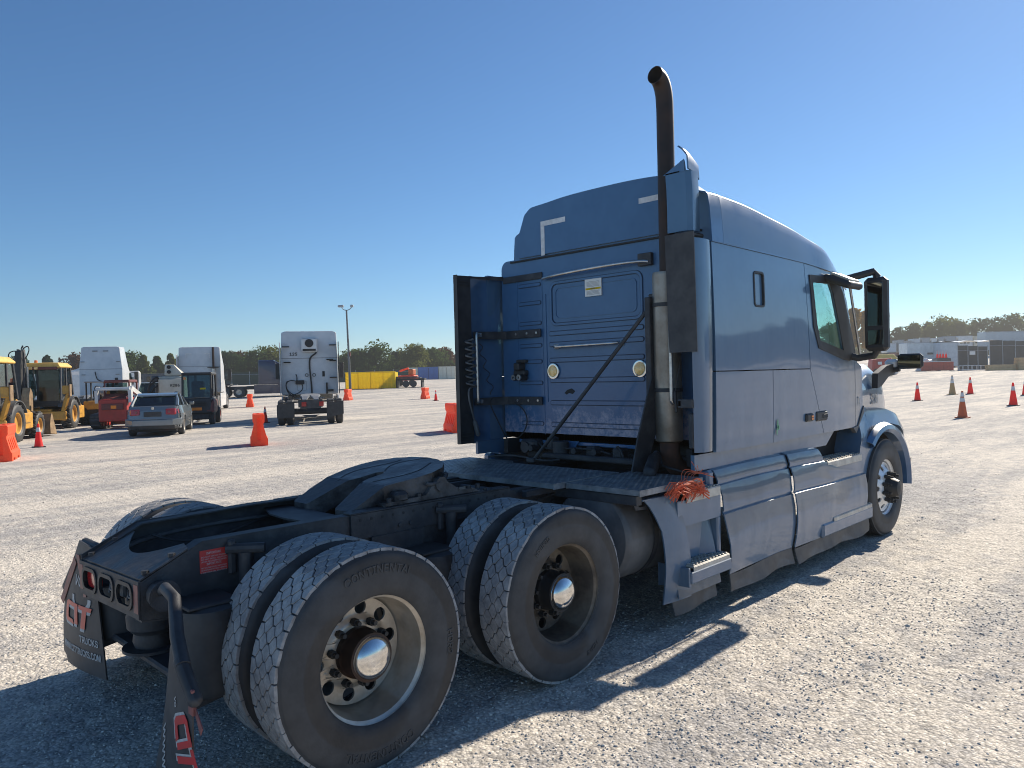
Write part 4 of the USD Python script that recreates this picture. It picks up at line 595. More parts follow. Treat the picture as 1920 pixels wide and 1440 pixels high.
t.each('hose', [tube(bend(p), .04, 6) for p in (((-.6, .5, 1.9), (-.7, .85, 1.7), (-.7, .95, 1.3), (-.6, .6, 1.0)), ((-.5, .5, 1.7), (-.6, .75, 1.5), (-.6, .8, 1.2), (-.5, .55, .95)), ((-.6, .5, 2.0), (-.7, .7, 2.0), (-.8, .9, 1.6), (-.7, .7, 1.1)))], 'dark'); t.add('slew_bracket', [bb(-.5, .3, .52, .85, 1.85, 2.15, .04), bb(-.4, .2, .52, .7, .9, 1.8, .04)], 'mgrey')
# small yellow roller with open roll frame
t = Thing('yellow_roller', 'small yellow machine with an open black roll frame, left of the red skid steer', 'roller', None, at(9.3, 33.8), 60.)
t.add('body', [rhull([(-.7, -.42, .62), (-.7, .42, .62), (.9, -.42, .62), (.9, .42, .62), (-.65, -.40, 1.02), (-.65, .40, 1.02), (.9, -.40, 1.0), (.9, .40, 1.0)], .06)], 'yellow'); t.add('roll_frame', [tube([(-.2, s * .45, .95), (-.2, s * .45, 1.92)], .035, 6) for s in (-1, 1)] + [tube([(.6, s * .45, .95), (.6, s * .45, 1.90)], .035, 6) for s in (-1, 1)], 'black'); t.add('canopy', bb(-.3, .7, -.52, .52, 1.90, 1.96, .02), 'galv'); t.add('seat', [bb(-.1, .35, -.22, .22, 1.02, 1.2, .04), bb(-.15, 0, -.2, .2, 1.2, 1.55, .04)], 'dark'); t.add('side_tank', [rhull([(-.5, -.62, .75), (.2, -.62, .75), (-.5, -.50, 1.15), (.2, -.50, 1.15)], .06)], 'cabtop'); t.add('engine_block', bb(-.8, -.5, -.40, .40, .35, .70, .03), 'dark'); t.each('drum', [cyl((x, -.48, .36), (x, .48, .36), .35, 24) for x in (-.45, .95)], 'dark'); t.add('steering_column', cyl((.5, 0, 1.0), (.35, 0, 1.4), .03, 6), 'dark')
# white pickup, dark truck cab, white hood beyond
t = Thing('silver_pickup', 'white-roofed pickup facing the camera behind the red skid steer', 'pickup', None, at(14.0, 39.6), 240.); t.add('body', [rhull([(-2.2, -.85, .55), (-2.2, .85, .55), (2.2, -.85, .5), (2.2, .85, .5), (-2.2, -.85, 1.05), (-2.2, .85, 1.05), (2.1, -.8, 1.1), (2.1, .8, 1.1)], .06)], 'silver'); t.add('cab', [rhull([(-.6, -.75, 1.1), (-.6, .75, 1.1), (1.2, -.75, 1.1), (1.2, .75, 1.1), (-.5, -.66, 1.75), (-.5, .66, 1.75), (.5, -.66, 1.78), (.5, .66, 1.78)], .05)], 'glass_dark'); t.add('roof', bb(-.5, .55, -.68, .68, 1.80, 1.86, .02), 'white'); t.add('grille', [bb(2.17, 2.24, -.5, .5, .68, 1.0, .02)], 'dark'); t.each('headlamp', [bb(2.12, 2.22, s * .58, s * .82, .78, 1.02, .03) for s in (-1, 1)], 'lampglass'); [wheel(t, x, s * .78, .38, .25, s) for x in (-1.4, 1.5) for s in (-1, 1)]
t = Thing('dark_truck', 'dark truck cab with a yellow plate left of the cream digger', 'truck', None, at(19.0, 52.8), 62.); t.add('cab', [rhull([(-.6, -1.0, .9), (-.6, 1.0, .9), (1.4, -1.0, .9), (1.4, 1.0, .9), (-.6, -1.0, 2.35), (-.6, 1.0, 2.35), (1.2, -.95, 2.35), (1.2, .95, 2.35)], .06)], 'mgrey'); t.add('rear_window', bb(-.68, -.66, -.7, .7, 1.6, 2.2), 'glass_dark'); t.add('plate', bb(-.695, -.68, -.35, .35, 1.85, 2.05), 'amber'); t.add('frame', bb(-3.2, 2.2, -.4, .4, .6, .88), 'dark'); [wheel(t, x, s * .95, .45, .28, s) for x in (-2.2, 1.4) for s in (-1, 1)]
t, w = tractor('white aerodynamic tractor roof showing far behind the pickup', at(23.3, 70.5), 150., 3.0, mat='white', side='white')
for lb, xy, L, h, rz_ in (('white camper van behind the folded digger boom', (12.2, 60.4), 5.5, 2.6, -20.), ('white camper body with dark windows behind the second backhoe', (16.0, 63.0), 5., 2.7, -20.)):
    t = Thing('camper', lb, 'camper', None, at(*xy), rz_); t.add('body', bb(0, L, -1.1, 1.1, .5, h, .12), 'white'); t.each('window', [bb(x, x + .7, -1.125, -1.098, h - 1.1, h - .5, .02) for x in (.6, 2.2, 3.8)], 'glass_dark'); t.each('wheel', [cyl((x, -1.12, .36), (x, -.9, .36), .36, 16) for x in (1., L - 1.2)], 'rubber'); t.add('skirt', bb(.1, L - .1, -1.11, -1.101, .5, .75), 'mgrey')
t = Thing('blue_sign', 'blue and white upright sign behind the folded digger boom', 'sign', None, at(10.4, 54.2), 60.); t.add('panel', bb(-.03, .03, -.35, .35, 1.5, 2.75, .01), 'cblue'); t.each('mark', [bb(-.04, -.032, -.22, .22, z, z + .16) for z in (1.75, 2.05, 2.35)], 'white'); t.add('post', cyl((0, 0, -.2), (0, 0, 1.5), .05, 8), 'pole')

# ================================================================ barriers and cones
def barrier(label, loc, rz, L=1.1, s=.95):
    t = Thing('plastic_barrier', label, 'barrier', 'orange plastic barriers about the lot', loc, rz)
    pr = [(.24, 0), (.24, .20), (.21, .24), (.13, .56), (.125, .62), (.16, .68), (.165, .86), (.14, .90)]; pr = [(a * s, b * s) for a, b in pr]
    P = Polygon(pr + [(-a, b) for a, b in pr[::-1]])
    m = ext(P, -L / 2, L / 2, 'yz')
    import manifold3d as mf
    def man(q): return mf.Manifold(mf.Mesh(np.asarray(q.vertices, np.float32), np.asarray(q.faces, np.uint32)))
    q = trimesh.Trimesh(m.vertices, m.faces); q.merge_vertices(); B = man(q)
    for x in np.arange(-L / 2 + .2, L / 2 - .1, .24):
        for sg in (-1, 1):
            c_ = bb(x - .055, x + .055, sg * .12 * s if sg > 0 else -.3, .3 if sg > 0 else -.12 * s, .27 * s, .58 * s, .01); B = B - man(c_)
    for x in (-L / 4, L / 4): B = B - man(bb(x - .12, x + .12, -.5, .5, -.02, .07))
    for sg in (-1, 1): B = B - man(bb(sg * L / 2 - .05, sg * L / 2 + .05, -.045, .045, .15, .80 * s))
    o = B.to_mesh(); t.add('shell', (o.vert_properties[:, :3], o.tri_verts), 'orange'); t.add('filler_cap', cyl((0, 0, .90 * s - .005), (0, 0, .90 * s + .015), .045, 12), 'orange'); return t
for lb, xy, rz_, L in (('orange barrier at the left edge beside the red cone', (2.42, 17.85), 70., 1.2), ('upright orange barrier seen end-on in front of the central white truck', (8.05, 15.9), 64., 1.0), ('far orange barrier left of the central white truck', (21.6, 44.0), 60., 1.0), ('far orange barrier just behind the right wheels of the central white truck', (30.4, 45.75), 40., 1.0),
    ('orange barrier near the far small cone, below the containers', (34.0, 40.8), 30., .8), ('orange barrier partly hidden by the left edge of the blue cab', (14.0, 14.38), 62., 1.4)):
    barrier(lb, at(*xy), rz_, L, 1.0 if L > 1.3 else .96)
def cone(label, xy, H, mat, bands, rz=0., lean=0., grp='traffic cones'):
    t = Thing('traffic_cone', label, 'traffic cone', grp, at(*xy), rz); k_ = H / .91; r = lambda z: (.155 - .125 * z / .91) * k_ * 1.0
    body = [(0.165 * k_, .035), (.155 * k_, .05)] + [(r(z) , z * k_) for z in (.06, .3, .6, .89)] + [(.022 * k_, .91 * k_), (0, .91 * k_)]
    t.add('body', lathe(body, 32, 'z'), mat); t.add('base', ext(rrect(-.20 * k_, .20 * k_, -.20 * k_, .20 * k_, .03), 0, .035, 'xy'), 'black' if mat == 'cone_red' else mat)
    for z0, z1 in bands: t.add('white_band', lathe([(r(z0) + .003, z0 * k_), (r(z1) + .003, z1 * k_)], 32, 'z'), 'tape')
    return t
one, two = ((.60, .76),), ((.55, .68), (.72, .86))
cone('red cone with one white band at the left, in front of the yellow backhoe', (3.94, 21.29), .70, 'cone_red', one); cone('red cone in the shade behind the upright barrier', (13.4, 25.94), .70, 'cone_red', one); cone('small far red cone right of the orange barrier below the containers', (31.94, 37.06), .75, 'cone_red', one)
cone('red cone standing alone just right of the blue truck hood', (38.3, 7.85), .91, 'cone_red', one); cone('nearest orange-brown cone with two white bands', (25.9, 2.85), .88, 'cone_orange', two); cone('faded tan cone directly behind the nearest one', (46.2, 8.35), 1.1, 'cone_tan', two)
cone('red cone right of the faded tan cone', (46.96, 7.63), .98, 'cone_red', one); cone('larger red cone near the right edge', (34.5, 3.12), .95, 'cone_red', one); cone('red cone cut off by the right edge', (45.6, 4.75), .91, 'cone_red', one)
for q, lb in enumerate(('leftmost', 'second from left', 'third from left', 'rightmost')):
    x_, y_ = 104.3 - .55 * .0 + (q - 1.5) * .38 * .743, 24.4 - (q - 1.5) * .38 * .669; c_ = cone('%s of the four cone stacks on the dark cart' % lb, (x_, y_), .95, 'cone_red', two, grp='cone stacks on the cart'); UsdGeom.Xformable(c_.prim).GetOrderedXformOps()[0].Set(Gf.Vec3d(x_, y_, float(gz(104.3, 24.4)) + 1.5))

# ================================================================ the blue tractor unit
T = Thing('semi_truck', 'dusty blue sleeper tractor unit with tall exhaust stack filling the foreground', 'semi truck')
A = T.add; E = T.each
def on_wall(v): return np.stack([v[:, 0], v[:, 1] * .9808 - .0772, v[:, 2] * .9808 + .0337], 1)
def on_cap(v): return np.stack([v[:, 0], v[:, 1] * .9764 - .0949, v[:, 2] * .9764 + .0414], 1)
def on_tail(v): return np.stack([v[:, 0], v[:, 1], v[:, 2] - .033 * (v[:, 1] + .43) / .86 * (v[:, 0] < -.3)], 1)
T.fit = {k_: on_wall for k_ in 'rib rib_outline wall_panel vertical_rib paper_label yellow_band label_text work_lamp lens grab_bar bar_foot upper_bar wall_stain'.split()}
T.fit.update({'white_tape': on_cap}, **{k_: on_tail for k_ in 'tail_plate tail_bolt end_plate lamp_bezel tail_lamp lamp_socket reflective_tape'.split()})
# ---- frame
rail = Polygon([(-.74, .69), (-.74, .862), (-.455, 1.0), (.2, 1.0), (2.2, .97), (6.9, .95), (6.9, .68), (2., .66), (-.45, .655)])
for s in (-1, 1):
    holes = unary = rail
    for (hx, hz_) in ((-.60, .775), (.05, .80), (.9, .74), (1.25, .92)): holes = holes.difference(Point(hx, hz_).buffer(.013))
    web = ext(holes, min(s * .422, s * .43), max(s * .422, s * .43))
    fl = [sheet([[(x, s * .428, z), (x, s * .35, z)] for x, z in ((-.735, .864 if s < 0 else .834), (-.455, 1.001 if s < 0 else .985), (.2, 1.001), (2.2, .971), (6.9, .951))], .008)]
    fl += [sheet([[(x, s * .428, z), (x, s * .35, z)] for x, z in ((-.735, .688), (-.45, .653), (2., .659), (6.9, .679))], .008)]
    A('frame_rail', [web] + fl, 'frame')
    ang = [bb(.37, 1.62, s * .431, s * .443, .86, .998), bb(.37, 1.62, s * .36, s * .443, .999, 1.009, .003)]
    m = A('mounting_angle', ang, 'frame')
    E('bolt', [cyl((x, s * .36 + s * .05, 1.008), (x, s * .36 + s * .05, 1.022), .011, 6) for x in (.62, .74, .86, 1.02, 1.14, 1.30, 1.42)], 'frame', under=m)
    E('bolt_hole', [cyl((x, s * .442, z), (x, s * .4445, z), .0085, 10) for x in np.arange(.43, 1.6, .075) for z in (.965,)] + [cyl((x, s * .39, 1.008), (x, s * .39, 1.0105), .009, 8) for x in np.arange(.42, 1.6, .09)], 'dark', under=m)
    bolts = [(x, z) for x in (-.13, -.10, -.05, 0.02, .48, .55, .62, .78, .86) for z in (.74, .80)] + [(-.22, .92), (-.16, .92), (-.02, .905), (.03, .905), (1.0, .9), (.7, .90), (.78, .90), (1.9, .8), (1.95, .72), (2.05, .85)]
    E('rail_bolt', [cyl((x, s * .43, z), (x, s * .452, z), .013, 6) for x, z in bolts], 'frame')
    A('hanger_plate', [ext(Polygon([(.50, .86), (.88, .86), (.84, .66), (.76, .52), (.56, .52), (.48, .68)]), s * .445 - .006, s * .445 + .006)] + [cyl((.66, s * .44, .60), (.66, s * .60, .60), .05, 14)], 'frame')
E('cross_member', [bb(x, x + .07, -.42, .42, .70, .93, .01) for x in (.42, 1.55, 2.6)], 'frame')
A('cross_member_rear', [ext(Polygon([(.30, -.42), (.44, -.42), (.44, .42), (.30, .42), (.22, .2), (.20, 0), (.22, -.2)]), .955, .965, 'xy')], 'frame')
# tail: top plate with a curved cut-out and end plate with three lamp openings
top = Polygon([(-.735, -.425), (-.52, -.425)] + [(-.50 - .12 * math.sin(math.pi * t), -.33 + .66 * t) for t in np.linspace(0, 1, 15)] + [(-.52, .425), (-.735, .425)])
tp = ext(top, 0, .008, 'xy'); v = np.array(tp.vertices); v[:, 2] += .868 + (v[:, 0] + .735) * .485; tp.vertices = v
A('tail_plate', tp, 'grease')
E('tail_bolt', [moved(cyl((0, 0, 0), (0, 0, .02), .017, 6), (x, y, .868 + (x + .735) * .485)) for x in (-.70, -.58) for y in (-.385, .385)], 'frame')
endp = sbox(-.43, .695, .43, .868)
for yc in (-.255, 0.0, .255): endp = endp.difference(rrect(yc - .10, yc + .10, .735, .835, .045))
A('end_plate', ext(endp, -.748, -.738, 'yz'), 'frame')
E('lamp_bezel', [ext(rrect(yc - .113, yc + .113, .722, .848, .055).difference(rrect(yc - .095, yc + .095, .740, .830, .043)), -.756, -.746, 'yz') for yc in (-.255, 0., .255)], 'black')
A('tail_lamp', ext(rrect(.165, .345, .742, .828, .04), -.735, -.715, 'yz'), 'redlens', 'red tail lamp')
E('lamp_socket', [bb(-.70, -.66, yc - .09, yc + .09, .73, .84, .01) for yc in (-.255, 0.)] + [tube(bend([(-.71, yc - .05, .80), (-.73, yc, .77), (-.715, yc + .05, .79), (-.73, yc + .02, .75)]), .006, 6) for yc in (-.255, 0.)] + [moved(cyl((0, 0, 0), (-.03, 0, 0), .022, 12), (-.70, yc - .02, .785)) for yc in (-.255, 0)], 'mgrey')
E('reflective_tape', [bb(-.7495, -.7475, s * .372, s * .424, .72, .85) for s in (-1, 1)], 'fadedred')
A('loose_cable', tube(bend([(-.25, .05, .80), (-.28, .12, .86), (-.22, .20, .87), (-.12, .16, .84), (-.05, .05, .80), (.1, .0, .78)]), .011, 8), 'black')
A('cable_bracket', bb(-.30, -.22, .06, .2, .80, .84, .01), 'mgrey')
# red notice on the rail
dec = A('warning_decal', bb(-.468, -.33, -.4322, -.4302, .848, .955), 'decal', 'red warning decal')
lines = [('IMPORTANT', .0105), ('DO NOT WELD FRAME', .006), ('DO NOT DRILL HOLES IN', .006), ('UPPER OR LOWER FLANGES', .006), ('IMPORTANTE', .0105), ('NO SOLDAR EN EL BASTIDOR', .006), ('NO PERFORAR PATINES SUPERIOR', .006), ('E INFERIOR DEL BASTIDOR', .006)]
ms, z = [], .942
for s_, h in lines:
    z -= h * .25; w = .125 if h < .008 else .072
    ms.append(text(s_, h, (-.40 - w / 2, -.4323, z - h * .5), (1, 0, 0), (0, 0, 1), .0006, False, w)); z -= h * 1.25 + .0022
A('decal_text', ms, 'letter', under=dec)
# ---- axles, suspension, air springs
for x in (0., 1.32):
    A('axle', [cyl((x, -.95, .50), (x, .95, .50), .075, 18), trimesh.creation.icosphere(3, .21).apply_translation((x, 0, .50)), cyl((x, -.42, .50), (x, .42, .50), .11, 18)], 'frame')
    for s in (-1, 1):
        A('suspension_beam', [ext(Polygon([(x + .62, .60), (x + .62, .50), (x - .1, .38), (x - .62, .30), (x - .64, .335), (x - .1, .46)]), s * .60 - .05, s * .60 + .05)], 'frame')
        A('air_spring', [lathe([(0, .34), (.10, .34), (.12, .37), (.125, .50), (.13, .60), (.138, .64), (.142, .70), (.132, .735), (.10, .745), (0, .745)], 28, 'z', (x - .50, s * .58, 0)), bb(x - .62, x - .38, s * .43, s * .66, .745, .76, .004)], 'rubber')
        A('shock_absorber', [cyl((x - .27, s * .50, .93), (x - .27, s * .50, .70), .036, 14), cyl((x - .27, s * .50, .70), (x - .22, s * .52, .40), .026, 12), cyl((x - .34, s * .44, .945), (x - .20, s * .56, .945), .026, 10), bb(x - .34, x - .30, s * .44, s * .47, .82, .99, .01)], 'frame')
    E('brake_chamber', [cyl((x - .16, s * .42, .62), (x - .36, s * .42, .62), .085, 20) for s in (-1, 1)], 'frame')
A('air_spring', lathe([(0, .40), (.09, .40), (.10, .43), (.095, .47), (.125, .50), (.13, .56), (.11, .60), (.128, .63), (.13, .72), (0, .725)], 26, 'z', (-.50, .10, 0)), 'frame')
A('spring_plate', [lathe([(0, .385), (.15, .385), (.15, .40), (0, .40)], 24, 'z', (-.50, .10, 0)), bb(-.58, -.42, -.6, .6, .345, .383, .01)], 'frame')
E('air_line', [tube(bend([(-.62, .30, .70), (-.60, .36, .62), (-.50, .42, .60), (-.35, .40, .66)]), .008, 6), tube(bend([(1.0, -.30, .98), (1.2, -.1, .985), (1.5, .05, .96), (1.9, .1, .95)]), .009, 6), tube(bend([(.9, .25, .96), (1.4, .22, .97), (2., .2, .95)]), .008, 6)], 'black')
E('air_line', [tube(bend(p), .008, 6) for p in (((.35, -.36, .93), (.9, -.34, .92), (1.4, -.36, .95), (2.2, -.33, .93)), ((.3, .30, .95), (.8, .36, .93), (1.5, .30, .97), (2.1, .34, .94)), ((-.45, -.38, .95), (-.2, -.36, .90), (.1, -.38, .88), (.4, -.36, .92)), ((-.4, .36, .92), (-.1, .30, .86), (.2, .36, .90), (.4, .3, .92)), ((1.6, -.36, .90), (1.8, -.42, .86), (2.0, -.5, .92), (2.3, -.5, .9)))], 'black')
E('wiring_loom', [tube(bend([(-.65, -.30, .80), (-.4, -.40, .90), (.2, -.405, .94), (1.0, -.40, .90), (2.0, -.41, .92), (2.9, -.38, .95)]), .014, 6), tube(bend([(-.65, .25, .80), (-.4, .40, .90), (.2, .405, .92), (1.0, .40, .90), (2.0, .41, .92), (2.9, .38, .95)]), .014, 6)], 'mgrey')
A('cross_tube', [cyl((1.75, -.42, .93), (1.75, .42, .93), .03, 12), bb(1.45, 2.5, .02, .08, .86, .90, .01), bb(1.65, 2.5, -.36, -.30, .92, .95, .008)], 'frame')
A('drive_shaft', [cyl((.1, 0, .55), (1.2, 0, .52), .055, 14), cyl((1.45, 0, .56), (3.6, 0, .68), .06, 14)], 'frame')
# ---- wheels: tyre with moulded tread blocks, dished rim, hub
def tyre_meshes(R=.5, w=.265, rows=5, n=44, seed=0, rib=False):
    s = w / 2; r0 = R - .011
    prof = [(.285, -.10), (.300, -.118), (.335, -.128), (.385, -s), (.425, -s + .002), (.455, -s + .008), (.472, -s + .013), (r0 - .012, -s + .020), (r0, -s + .032)]
    body = lathe(prof + [(a, -b) for a, b in prof[::-1]], 72, 'y')
    rg = np.random.default_rng(seed); tw = 2 * (s - .026); blocks = []
    if rib:
        ws = np.linspace(-tw / 2, tw / 2, rows + 1)
        for a, b in zip(ws[:-1], ws[1:]): blocks.append(lathe([(r0 - .004, a + .005), (R, a + .006), (R, b - .006), (r0 - .004, b - .005)], 90, 'y'))
        return body, cat(blocks)
    cw = tw / rows; da = 2 * np.pi / n
    for r in range(rows):
        for q in range(n):
            a0 = (q + .5 * (r % 2)) * da; hw, ha = cw * .5 - .0028, da * .5 * .93; edge = r in (0, rows - 1)
            H_, z_ = R * da * .5, .30 * cw; h2 = cw * .5
            lo = [(-h2 if r == 0 else -h2 + z_, -H_), (-h2 if r == 0 else -h2 - z_, 0), (-h2 if r == 0 else -h2 + z_, H_)]; hi_ = [(h2 if r == rows - 1 else h2 - z_, H_), (h2 if r == rows - 1 else h2 + z_, 0), (h2 if r == rows - 1 else h2 - z_, -H_)]
            pg = Polygon([(y_ + rg.normal(0, .0012), t_ + rg.normal(0, .0018)) for y_, t_ in lo + hi_]).buffer(-.0028, join_style=2); pg = pg if pg.geom_type == 'Polygon' and not pg.is_empty else Polygon([(y_ * .8, t_ * .8) for y_, t_ in lo + hi_])
            out = [(y_, t_ / R) for y_, t_ in list(pg.exterior.coords)[:-1]]
            if pg.exterior.is_ccw is False: out = out[::-1]
            yc = -tw / 2 + (r + .5) * cw; V = []; m_ = len(out)
            dr = R - rg.uniform(0, .0016)
            for rad, sh in ((r0 - .006, 1.0), (dr - .002, 1.0), (dr, .94)):
                for oy, oa in out: V.append((rad * np.cos(a0 + oa * sh), yc + oy * sh, rad * np.sin(a0 + oa * sh)))
            F_ = []
            for l in range(2):
                for j in range(m_):
                    a, b = l * m_ + j, l * m_ + (j + 1) % m_; F_ += [(a, b, b + m_), (a, b + m_, a + m_)]
            F_ += [(2 * m_, 2 * m_ + j, 2 * m_ + j + 1) for j in range(1, m_ - 1)]
            blocks.append((V, F_))
    off, VV, FF = 0, [], []
    for V, F_ in blocks: VV += V; FF += [tuple(i + off for i in f_) for f_ in F_]; off += len(V)
    tr = trimesh.Trimesh(VV, FF, process=False)
    c_ = tr.triangles_center; nn = tr.face_normals; rad = c_ * [1, 0, 1]
    if (nn * rad).sum() < 0: tr.invert()
    return body, tr
TY = tyre_meshes(seed=1); TY2 = tyre_meshes(seed=2, rows=5, n=38); TYF = tyre_meshes(rib=True, rows=5)
rim_out = lathe([(.284, .010), (.290, .002), (.298, .000), (.299, .006), (.292, .014), (.282, .022), (.272, .03), (.268, .06), (.260, .10), (.257, .16), (.252, .185), (.242, .198), (.240, .205), (.268, .215), (.288, .225), (.288, .01)], 72, 'y', closed=True)
def disc(h=.150, r1=.245, r0=.075, holes=10, hr=.032, hr_pos=.198, ph=0.):
    p = Point(0, 0).buffer(r1, 24).difference(Point(0, 0).buffer(r0, 16))
    for q in range(holes):
        a = ph + q * 2 * np.pi / holes; p = p.difference(Point(hr_pos * np.cos(a), hr_pos * np.sin(a)).buffer(hr, 8))
    m = ext(p, 0, .012, 'xz'); v, f = trimesh.remesh.subdivide_to_size(m.vertices, m.faces, .03, max_iter=10); m = trimesh.Trimesh(v, f); m.merge_vertices()
    v = np.array(m.vertices); r = np.hypot(v[:, 0], v[:, 2]); v[:, 1] += h - .022 * sstep(r, .175, .135); m.vertices = v
    return m
def tyre_text(s, r, h, y, a_mid, sgn=1):
    m = meshkit.text_mesh(s, h, .0028, True); b = m.bounds; v = np.array(m.vertices); m2v, m2f = trimesh.remesh.subdivide_to_size(v, m.faces, .03, max_iter=8)
    v = m2v; a = a_mid - (v[:, 0] - (b[0, 0] + b[1, 0]) / 2) / r; rad = r + v[:, 1]
    m = trimesh.Trimesh(np.stack([rad * np.cos(a), y - v[:, 2], rad * np.sin(a)], 1), m2f, process=False); return fix(m)
def rear_wheel(x, s, dirty):
    rim_m = 'dirty_rim' if dirty else 'alu'
    for k_, (ty, yo, what) in enumerate(((TY if not dirty else TY2, 1.085, 'outer'), (TY2 if not dirty else TY, .745, 'inner'))):
        W = T.sub('wheel', (x, s * yo, .492), 0 if s < 0 else 180.)
        rot = moved(ty[0], (0, 0, 0), ry=.3 * k_ + x); tr = moved(ty[1], (0, 0, 0), ry=.31 * k_ + x)
        t_ = W.add('tyre', rot, 'rubber', smooth=40); W.add('tread', tr, 'tread', smooth=25)
        if k_ == 0 and s < 0 and not dirty:
            W.each('sidewall_lettering', [tyre_text('CONTINENTAL', .395, .036, -.1315, 1.55), tyre_text('CONTINENTAL', .395, .036, -.1315, 1.55 + math.pi), tyre_text('HDR2', .395, .032, -.1315, -.05)], 'rubber', None, False)
        if k_ == 0 and s < 0 and dirty:
            W.each('sidewall_lettering', [tyre_text('HYBRID', .385, .026, -.1325, 2.2), tyre_text('HDR 2', .385, .026, -.1325, -1.1)], 'rubber', None, False)
        if k_ == 0:
            W.add('rim', moved(rim_out, (0, -.108, 0)), rim_m, smooth=40)
            W.add('rim_disc', moved(disc(.182, ph=.12 + x), (0, -.108, 0)), rim_m, smooth=30)
            nuts = []
            for q in range(10):
                a = .43 + x + q * 2 * np.pi / 10; c_ = np.array((.143 * np.cos(a), .0, .143 * np.sin(a)))
                nuts += [cyl(c_ + (0, .056, 0), c_ + (0, .020, 0), .0185, 6), cyl(c_ + (0, .022, 0), c_ + (0, -.002, 0), .011, 8)]
            W.each('wheel_nut', [cat(nuts[q:q + 2]) for q in range(0, len(nuts), 2)], 'black')
            W.add('hub', lathe([(.118, .06), (.116, -.02), (.106, -.035), (.104, -.092), (.110, -.096), (.110, -.106), (0, -.108)], 40, 'y', (0, .04, 0)), 'dark' if dirty else 'stack')
            W.add('hub_cap', lathe([(.100, -.064)] + [(.096 * math.cos(a), -.068 - .050 * math.sin(a)) for a in np.linspace(0, math.pi / 2, 12)], 40, 'y'), 'chrome', smooth=60)
        else:
            W.add('rim', moved(rim_out, (0, -.108, 0)), rim_m, smooth=40)
for x, d_ in ((0., False), (1.32, True)):
    for s in (-1, 1): rear_wheel(x, s, d_)
def disc_convex():
    p = Point(0, 0).buffer(.255, 24).difference(Point(0, 0).buffer(.07, 16))
    for q in range(10):
        a = q * 2 * np.pi / 10; p = p.difference(Point(.203 * np.cos(a), .203 * np.sin(a)).buffer(.026, 8))
    m = ext(p, 0, .012, 'xz'); v, f = trimesh.remesh.subdivide_to_size(m.vertices, m.faces, .03, max_iter=10); v = np.array(v); r = np.hypot(v[:, 0], v[:, 2])
    v[:, 1] += .055 - .050 * sstep(r, .25, .14); return trimesh.Trimesh(v, f)
for s in (-1, 1):
    W = T.sub('wheel', (6.34, s * 1.155, .498), 0 if s < 0 else 180.)
    W.add('tyre', TYF[0], 'rubber', smooth=40); W.add('tread', TYF[1], 'rubber', smooth=40)
    W.add('rim', moved(rim_out, (0, -.108, 0)), 'bright_alu', smooth=40); W.add('rim_disc', moved(disc_convex(), (0, -.125, 0)), 'bright_alu')
    nuts = []
    for q in range(10):
        a = q * 2 * np.pi / 10 + .3; c_ = np.array((.143 * np.cos(a), -.12, .143 * np.sin(a))); nuts += [cyl(c_, c_ + (0, -.055, 0), .02, 8), cyl(c_ + (0, -.055, 0), c_ + (0, -.085, 0), .012, 8)]
    W.each('wheel_nut', [cat(nuts[q:q + 2]) for q in range(0, len(nuts), 2)], 'black'); W.add('hub', lathe([(.115, -.10), (.105, -.15), (.09, -.20), (.075, -.235), (.03, -.245), (0, -.246)], 28, 'y'), 'black')
# ---- mud flaps
def grid_flap(TL, TR, BL, BR, n=10, bow=.03):
    u, v = np.meshgrid(np.linspace(0, 1, n), np.linspace(0, 1, n), indexing='ij'); TL, TR, BL, BR = map(np.array, (TL, TR, BL, BR))
    P = ((1 - u) * (1 - v))[..., None] * TL + (u * (1 - v))[..., None] * TR + ((1 - u) * v)[..., None] * BL + (u * v)[..., None] * BR
    return lambda uu, vv: ((1 - uu) * (1 - vv))[..., None] * TL + (uu * (1 - vv))[..., None] * TR + ((1 - uu) * vv)[..., None] * BL + (uu * vv)[..., None] * BR + (bow * np.sin(np.pi * uu) * np.sin(np.pi * vv * .8))[..., None] * np.array([-1., 0, 0])
def on_flap(f, m, sx, sy, u0, v0, off=.006):     # wrap a flat mesh (x right, y up) onto the flap
    v, fc = trimesh.remesh.subdivide_to_size(m.vertices, m.faces, .08, max_iter=8); v = np.array(v); uu, vv = u0 + v[:, 0] * sx, v0 - v[:, 1] * sy
    e = 1e-3; P = f(uu, vv); N = np.cross(f(uu + e, vv) - P, f(uu, vv + e) - P); N /= np.linalg.norm(N, axis=1, keepdims=True)
    N *= np.sign(-(N[:, 0:1]) + 1e-9); return fix(trimesh.Trimesh(P + N * (off + v[:, 2:3]), fc, process=False))
def ftext(s_, u0, u1, vb, vh, F_):       # a line of text between u0 and u1, its foot at vb
    m = meshkit.text_mesh(s_, 1, .001, True); b_ = m.bounds; sx = (u1 - u0) / (b_[1, 0] - b_[0, 0]); return on_flap(F_, m, sx, vh, u0 - b_[0, 0] * sx, vb, .0105)
def logo(d):
    C_ = [(0.1, 0), (.62, 0), (.55, .2), (.25, .2), (.22, .25), (.22, .75), (.27, .8), (.75, .8), (.75, 1), (.15, 1), (0, .85), (0, .15)]
    I_ = [(.66, .05), (.84, .05), (.84, 1), (.66, 1)]
    T_ = [(.9, .8), (.9, 1), (1.55, 1), (1.48, .8), (1.3, .8), (1.18, -.05), (.98, -.05), (1.1, .8)]
    return cat([ext(Polygon(p), 0, d, 'xy') for p in (C_, I_, T_)])
def flap_set(F_, tag_side, us=1.0, flip=False):
    u, v = np.meshgrid(np.linspace(0, 1, 14), np.linspace(0, 1, 14), indexing='ij')
    top_cut = np.clip(v, 0, 1)
    p = A('mud_flap', sheet(F_(u, top_cut), .008), 'flap', 'left mud flap with lettering' if tag_side else 'right mud flap with lettering')
    return p
